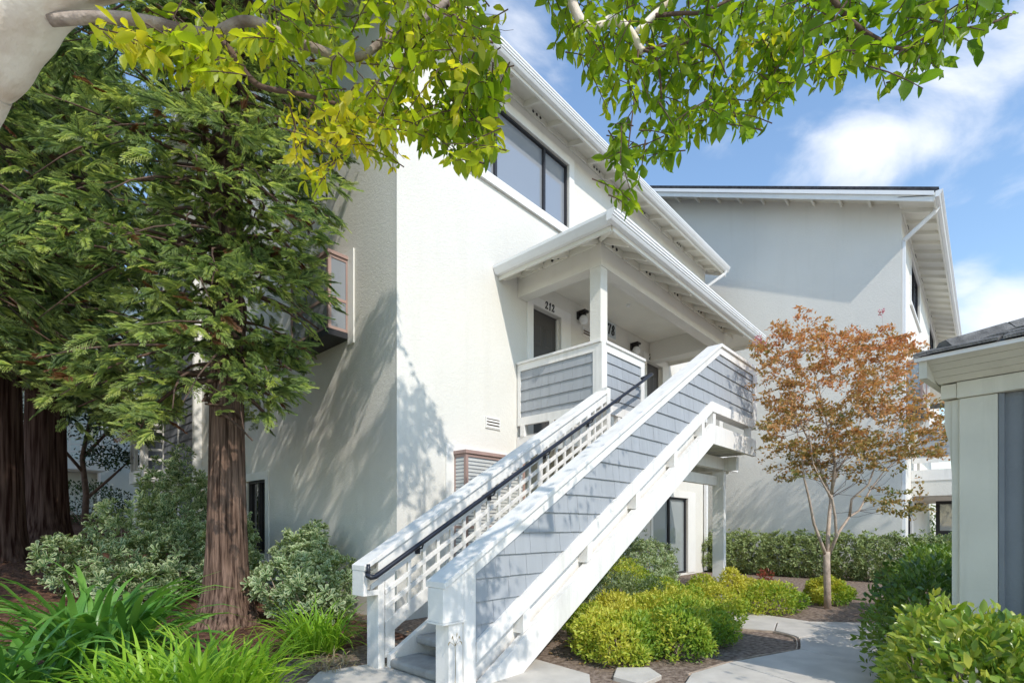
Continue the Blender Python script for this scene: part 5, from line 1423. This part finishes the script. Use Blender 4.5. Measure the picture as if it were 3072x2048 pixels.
# left variegated bushes
lb = [(2.15, 10.2, .85, .8, .8, .8), (1.55, 9.5, .55, .7, .6, .55), (2.75, 10.6, 1.2, .75, .7, .85), (2.3, 9.0, .6, .7, .6, .55), (3.1, 11.4, 1.5, .6, .8, .9), (1.75, 8.6, .40, .55, .5, .42)]
mound('shrub', 'large grey green variegated bush left of the slim redwood', 'shrub', lb, 11000, .115, .046, M['variegated'], OBOV, VG, .6, 15, .0, rosette=7, ksing=280, sub=5)
lb = [(3.3, 6.35, .48, .44, .46, .44), (2.9, 5.9, .32, .46, .34, .36), (3.4, 6.95, .62, .34, .46, .46), (3.15, 6.7, .82, .26, .30, .30), (2.75, 6.4, .5, .34, .3, .34)]
mound('shrub', 'pale variegated bush against the left wall beside the staircase', 'shrub', lb, 5600, .098, .042, M['variegated'], OBOV, VG, .6, 16, .35, rosette=7, ksing=300, sub=5)
lb = [(2.9, 8.6, .85, .4, .5, .62), (2.75, 8.0, .5, .4, .4, .45)]
mound('shrub', 'variegated bush half hidden behind the slim redwood trunk', 'shrub', lb, 3600, .10, .042, M['variegated'], OBOV, VG, .6, 17, .05, rosette=7)
# dark glossy hedge along the path and the bright bush in front
hl = [(x, .33 + .05 * math.sin(x * 1.9) + .07 * max(0, x - 6.2), .46, .44, .40, .52) for x in np.arange(4.95, 9.8, .5)]
hl += [(x, -.05, .44, .46, .40, .48) for x in np.arange(5.3, 10.4, .6)]
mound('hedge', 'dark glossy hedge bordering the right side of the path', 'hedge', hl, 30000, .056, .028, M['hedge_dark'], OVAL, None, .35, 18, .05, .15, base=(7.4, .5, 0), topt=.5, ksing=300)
hl = [(3.35, .16, .42, .32, .24, .44), (3.05, .0, .40, .32, .24, .44), (2.9, -.2, .36, .32, .26, .44), (3.65, .22, .36, .28, .2, .40), (3.7, .0, .38, .3, .28, .42), (3.3, -.3, .38, .34, .3, .42)]
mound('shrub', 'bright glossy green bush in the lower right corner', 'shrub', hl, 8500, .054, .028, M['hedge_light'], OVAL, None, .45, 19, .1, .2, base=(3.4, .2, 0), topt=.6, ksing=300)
mound('shrub', 'green bush in the gap beside the far glazed door', 'shrub', [(22.5, .4, .9, .8, .7, .95), (23.5, .9, 1.1, .8, .7, 1.1)], 2600, .12, .06, M['hedge_dark'], DIAMOND, None, .3, 20, .25)
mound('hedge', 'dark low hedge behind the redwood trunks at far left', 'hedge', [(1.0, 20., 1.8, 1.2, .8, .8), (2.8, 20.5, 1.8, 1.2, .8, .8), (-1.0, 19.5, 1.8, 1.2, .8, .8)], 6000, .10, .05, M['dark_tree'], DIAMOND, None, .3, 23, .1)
# dark broadleaf tree between the redwoods and the far building
dt = thing('broadleaf_tree', (2.45, 18.2, gz(2.45, 18.2)), 'small dark leafed tree in front of the far balcony', 'tree')
g0 = gz(2.45, 18.2)
MB().tube([(2.45, 18.2, g0 - .05), (2.5, 18.2, g0 + 1.0), (2.4, 18.1, g0 + 2.0), (2.6, 18.0, g0 + 3.4)], [.09, .075, .06, .03], 10).build('trunk', M['twig'], dt, True)
for q in ([(2.5, 18.2, g0 + .9), (3.0, 18.0, g0 + 1.5), (3.4, 17.8, g0 + 2.0)], [(2.45, 18.15, g0 + 1.6), (1.9, 17.9, g0 + 2.3), (1.5, 17.8, g0 + 2.9)], [(2.4, 18.1, g0 + 2.0), (3.1, 18.0, g0 + 3.0), (4.0, 17.6, g0 + 3.6)]):
    MB().tube(q, [.045, .035, .015], 8).build('limb', M['twig'], dt, True)
n = 2600
c = np.array([(2.5, 18, g0 + 3.2, 1.2, 1., .8), (3.6, 17.7, g0 + 3.5, .9, .8, .6), (1.5, 17.8, g0 + 3.0, .8, .8, .6), (3.0, 17.8, g0 + 2.1, .9, .7, .4), (4.3, 17.5, g0 + 2.9, .5, .6, .5)])
k = rng.integers(len(c), size=n); d = rdir(n)
P = c[k, :3] + d * c[k, 3:] * (1 - .6 * rng.random(n)[:, None])
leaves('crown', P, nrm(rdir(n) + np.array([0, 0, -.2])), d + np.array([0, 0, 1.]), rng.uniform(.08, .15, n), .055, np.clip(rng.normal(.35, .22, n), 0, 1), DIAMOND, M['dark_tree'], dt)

ot = thing('broadleaf_tree', (13.0, -2.2, 0), 'leafy tree beyond the right edge that throws shade on the far wall', 'tree')
MB().tube([(13, -2.2, -.05), (13.1, -2.1, 3), (12.9, -1.9, 5.5), (13.1, -1.7, 7.5)], [.13, .11, .08, .03], 10).build('trunk', M['twig'], ot, True)
n = 2600
c = np.array([(13, -1.7, 7.6, .8, .9, .8), (12.6, -2.4, 6.8, .8, .8, .7), (13.6, -2.6, 6.9, .8, .8, .7), (13.0, -3.4, 7.4, .9, .9, .8), (14.3, -3.2, 7.8, .8, .8, .8)])
k = rng.integers(len(c), size=n); d = rdir(n)
P = c[k, :3] + d * c[k, 3:] * (1 - .7 * rng.random(n)[:, None])
leaves('crown', P, nrm(rdir(n) + np.array([0, 0, -.2])), d + np.array([0, 0, 1.]), rng.uniform(.10, .18, n), .07, np.clip(rng.normal(.5, .22, n), 0, 1), DIAMOND, M['hedge_dark'], ot)

# ------------------------------------------------------------------ strap leaved plants
def blade_plant(name, label, cx, cy, rad, n, ln, wd, mat, seed, group=None, droop=1.0, erect=1.0, ksing=300, tb=.5, sq=1., cat='plant'):
    r = np.random.default_rng(seed)
    z0 = float(gz(cx, cy))
    t = thing(name, (cx, cy, z0), label, cat, group)
    V, Fc, T = [], [], []; off = 0; items = []
    for i in range(n):
        rr_ = rad * math.sqrt(r.random()); az0 = r.uniform(0, 6.283)
        bx_, by_ = cx + rr_ * math.cos(az0) * sq, cy + rr_ * math.sin(az0)
        az = az0 + r.normal(0, .9); L_ = ln * r.uniform(.6, 1.15); e0 = math.radians(min(88, max(25, r.normal(66, 14) * erect)))
        bend = droop * r.uniform(.5, 1.5); w = wd * r.uniform(.75, 1.2)
        m = 7; p = np.array([bx_, by_, float(gz(bx_, by_)) - .01]); e = e0
        dx = np.array([math.cos(az), math.sin(az), 0]); sd = np.array([-dx[1], dx[0], 0]); tw_ = r.normal(0, .35)
        vs, fs = [], []
        for s in range(m + 1):
            x = s / m
            ww = w * (.55 + .45 * min(1, x * 4)) * (1 - max(0, (x - .55) / .45) ** 1.6) + .0006
            nn_ = np.cross(dx * math.cos(e) + np.array([0, 0, math.sin(e)]), sd)
            s2 = sd * math.cos(tw_ * x) + nn_ * math.sin(tw_ * x)
            vs += [p - s2 * ww / 2, p + nn_ * ww * -.14, p + s2 * ww / 2]
            e -= bend * (.12 + .42 * x) * (1.5 if x > .5 else .8) * 7 / m * .55
            p = p + (dx * math.cos(e) + np.array([0, 0, math.sin(e)])) * L_ / m
        for s in range(m):
            a = s * 3
            fs += [(a, a + 1, a + 4), (a, a + 4, a + 3), (a + 1, a + 2, a + 5), (a + 1, a + 5, a + 4)]
        tv = float(np.clip(r.normal(tb, .2), 0, 1))
        vs = np.array(vs)
        vs[:, 2] = np.maximum(vs[:, 2], z0 + .012 + .02 * r.random())
        items.append((project(vs.mean(0))[2], vs, np.array(fs), tv))
    items.sort(key=lambda q: q[0])
    for k, (dd, vs, fs, tv) in enumerate(items):
        if k < ksing:
            me = np_mesh('leaf', vs, fs, mat, {'tint': np.full(len(vs), tv), 'rim': np.zeros(len(vs))})
            me.polygons.foreach_set('use_smooth', [True] * len(me.polygons))
            place('leaf', me, t)
        else:
            V.append(vs); Fc.append(fs + off); T.append(np.full(len(vs), tv)); off += len(vs)
    if V:
        o = place('leaves', np_mesh('leaves', np.concatenate(V), np.concatenate(Fc), mat, {'tint': np.concatenate(T), 'rim': np.zeros(off)}), t); o['kind'] = 'stuff'
    return t
SPG = 'strap leaved plants in the front bed'
blade_plant('agapanthus', 'big agapanthus clump with broad arching dark green leaves at lower left', .80, 5.35, .30, 210, 1.08, .062, M['strap'], 3, SPG, 1.1, 1.08, tb=.68)
blade_plant('agapanthus', 'agapanthus leaves reaching in at the left edge of the view', .22, 4.75, .26, 80, .9, .055, M['strap'], 4, SPG, .95, .95)
blade_plant('daylily', 'bright green daylily clump along the bottom edge in front of the redwood', 1.12, 3.66, .32, 360, .66, .025, M['strap_light'], 5, SPG, .85, 1.08, sq=1.1)
blade_plant('daylily', 'daylily clump touching the bottom edge left of the bright one', .84, 3.52, .28, 260, .66, .024, M['strap_light'], 6, SPG, .85, 1.05, tb=.35)
blade_plant('daylily', 'small light green tufts in the bottom left corner', .42, 3.42, .3, 150, .60, .022, M['strap_light'], 7, SPG, .8, 1.05, tb=.3)
blade_plant('daylily', 'grassy green clump beside the foot of the staircase', 2.44, 4.85, .22, 330, .58, .016, M['strap_light'], 8, SPG, .95, 1.02, tb=.3)
blade_plant('dry_grass', 'straw coloured tuft at the edge of the concrete pad', 2.25, 4.22, .2, 70, .22, .008, M['dry'], 9, None, 1.2, .9, 70)
# dry weed beside the near newel post
wd_ = MB(); w0 = (2.47, 2.84, 0.0)
wd_.tube([w0, (2.475, 2.835, .25), (2.465, 2.83, .40)], [.003, .0025, .002], 5)
for (a, b, c) in ((-.03, -.01, .06), (.03, -.01, .05), (.0, -.02, .08), (-.05, .0, .02), (.05, 0, .01)):
    wd_.tube([(2.466, 2.83, .38), (2.466 + a, 2.83 + b, .40 + c)], [.0018, .0012], 4)
    wd_.tube([(2.466 + a, 2.83 + b, .40 + c), (2.466 + a * 1.2, 2.83 + b, .388 + c), (2.466 + a * 1.3, 2.83 + b, .37 + c)], [.002, .0045, .001], 5)
tag(wd_.build('dry_weed', M['dry']), 'dry weed stalk leaning on the front newel post', 'weed')

# ------------------------------------------------------------------ fallen leaves and twigs on the ground
n = 5200
x = rng.uniform(-1, 3.6, n); y = rng.uniform(3.6, 16, n)
ok = ~((x > 1.2) & (y < 4.15)); x, y = x[ok], y[ok]
x = np.concatenate([x, rng.uniform(2.8, 6.2, 600)]); y = np.concatenate([y, rng.uniform(2.2, 4.6, 600)]); ok = ~((x < 3.7) & (y < 3.1 + .6 * (3.7 - x))); x, y = x[ok], y[ok]
P = np.column_stack([x, y, np.array([gz(a, b) for a, b in zip(x, y)]) + .045 + .01 * rng.random(len(x))])
P[P[:, 1] < 4.7, 2] -= .035
a = rng.uniform(0, 6.28, len(P))
leaves('leaf_litter', P, np.column_stack([np.cos(a), np.sin(a), .15 * rng.normal(size=len(P))]), np.array([0, 0, 1.]) + .25 * rng.normal(size=(len(P), 3)), rng.uniform(.02, .07, len(P)), .016, rng.random(len(P)), DIAMOND, M['litter'])
bpy.data.objects['leaf_litter']['label'] = 'reddish fallen leaves and twigs scattered over the ground'
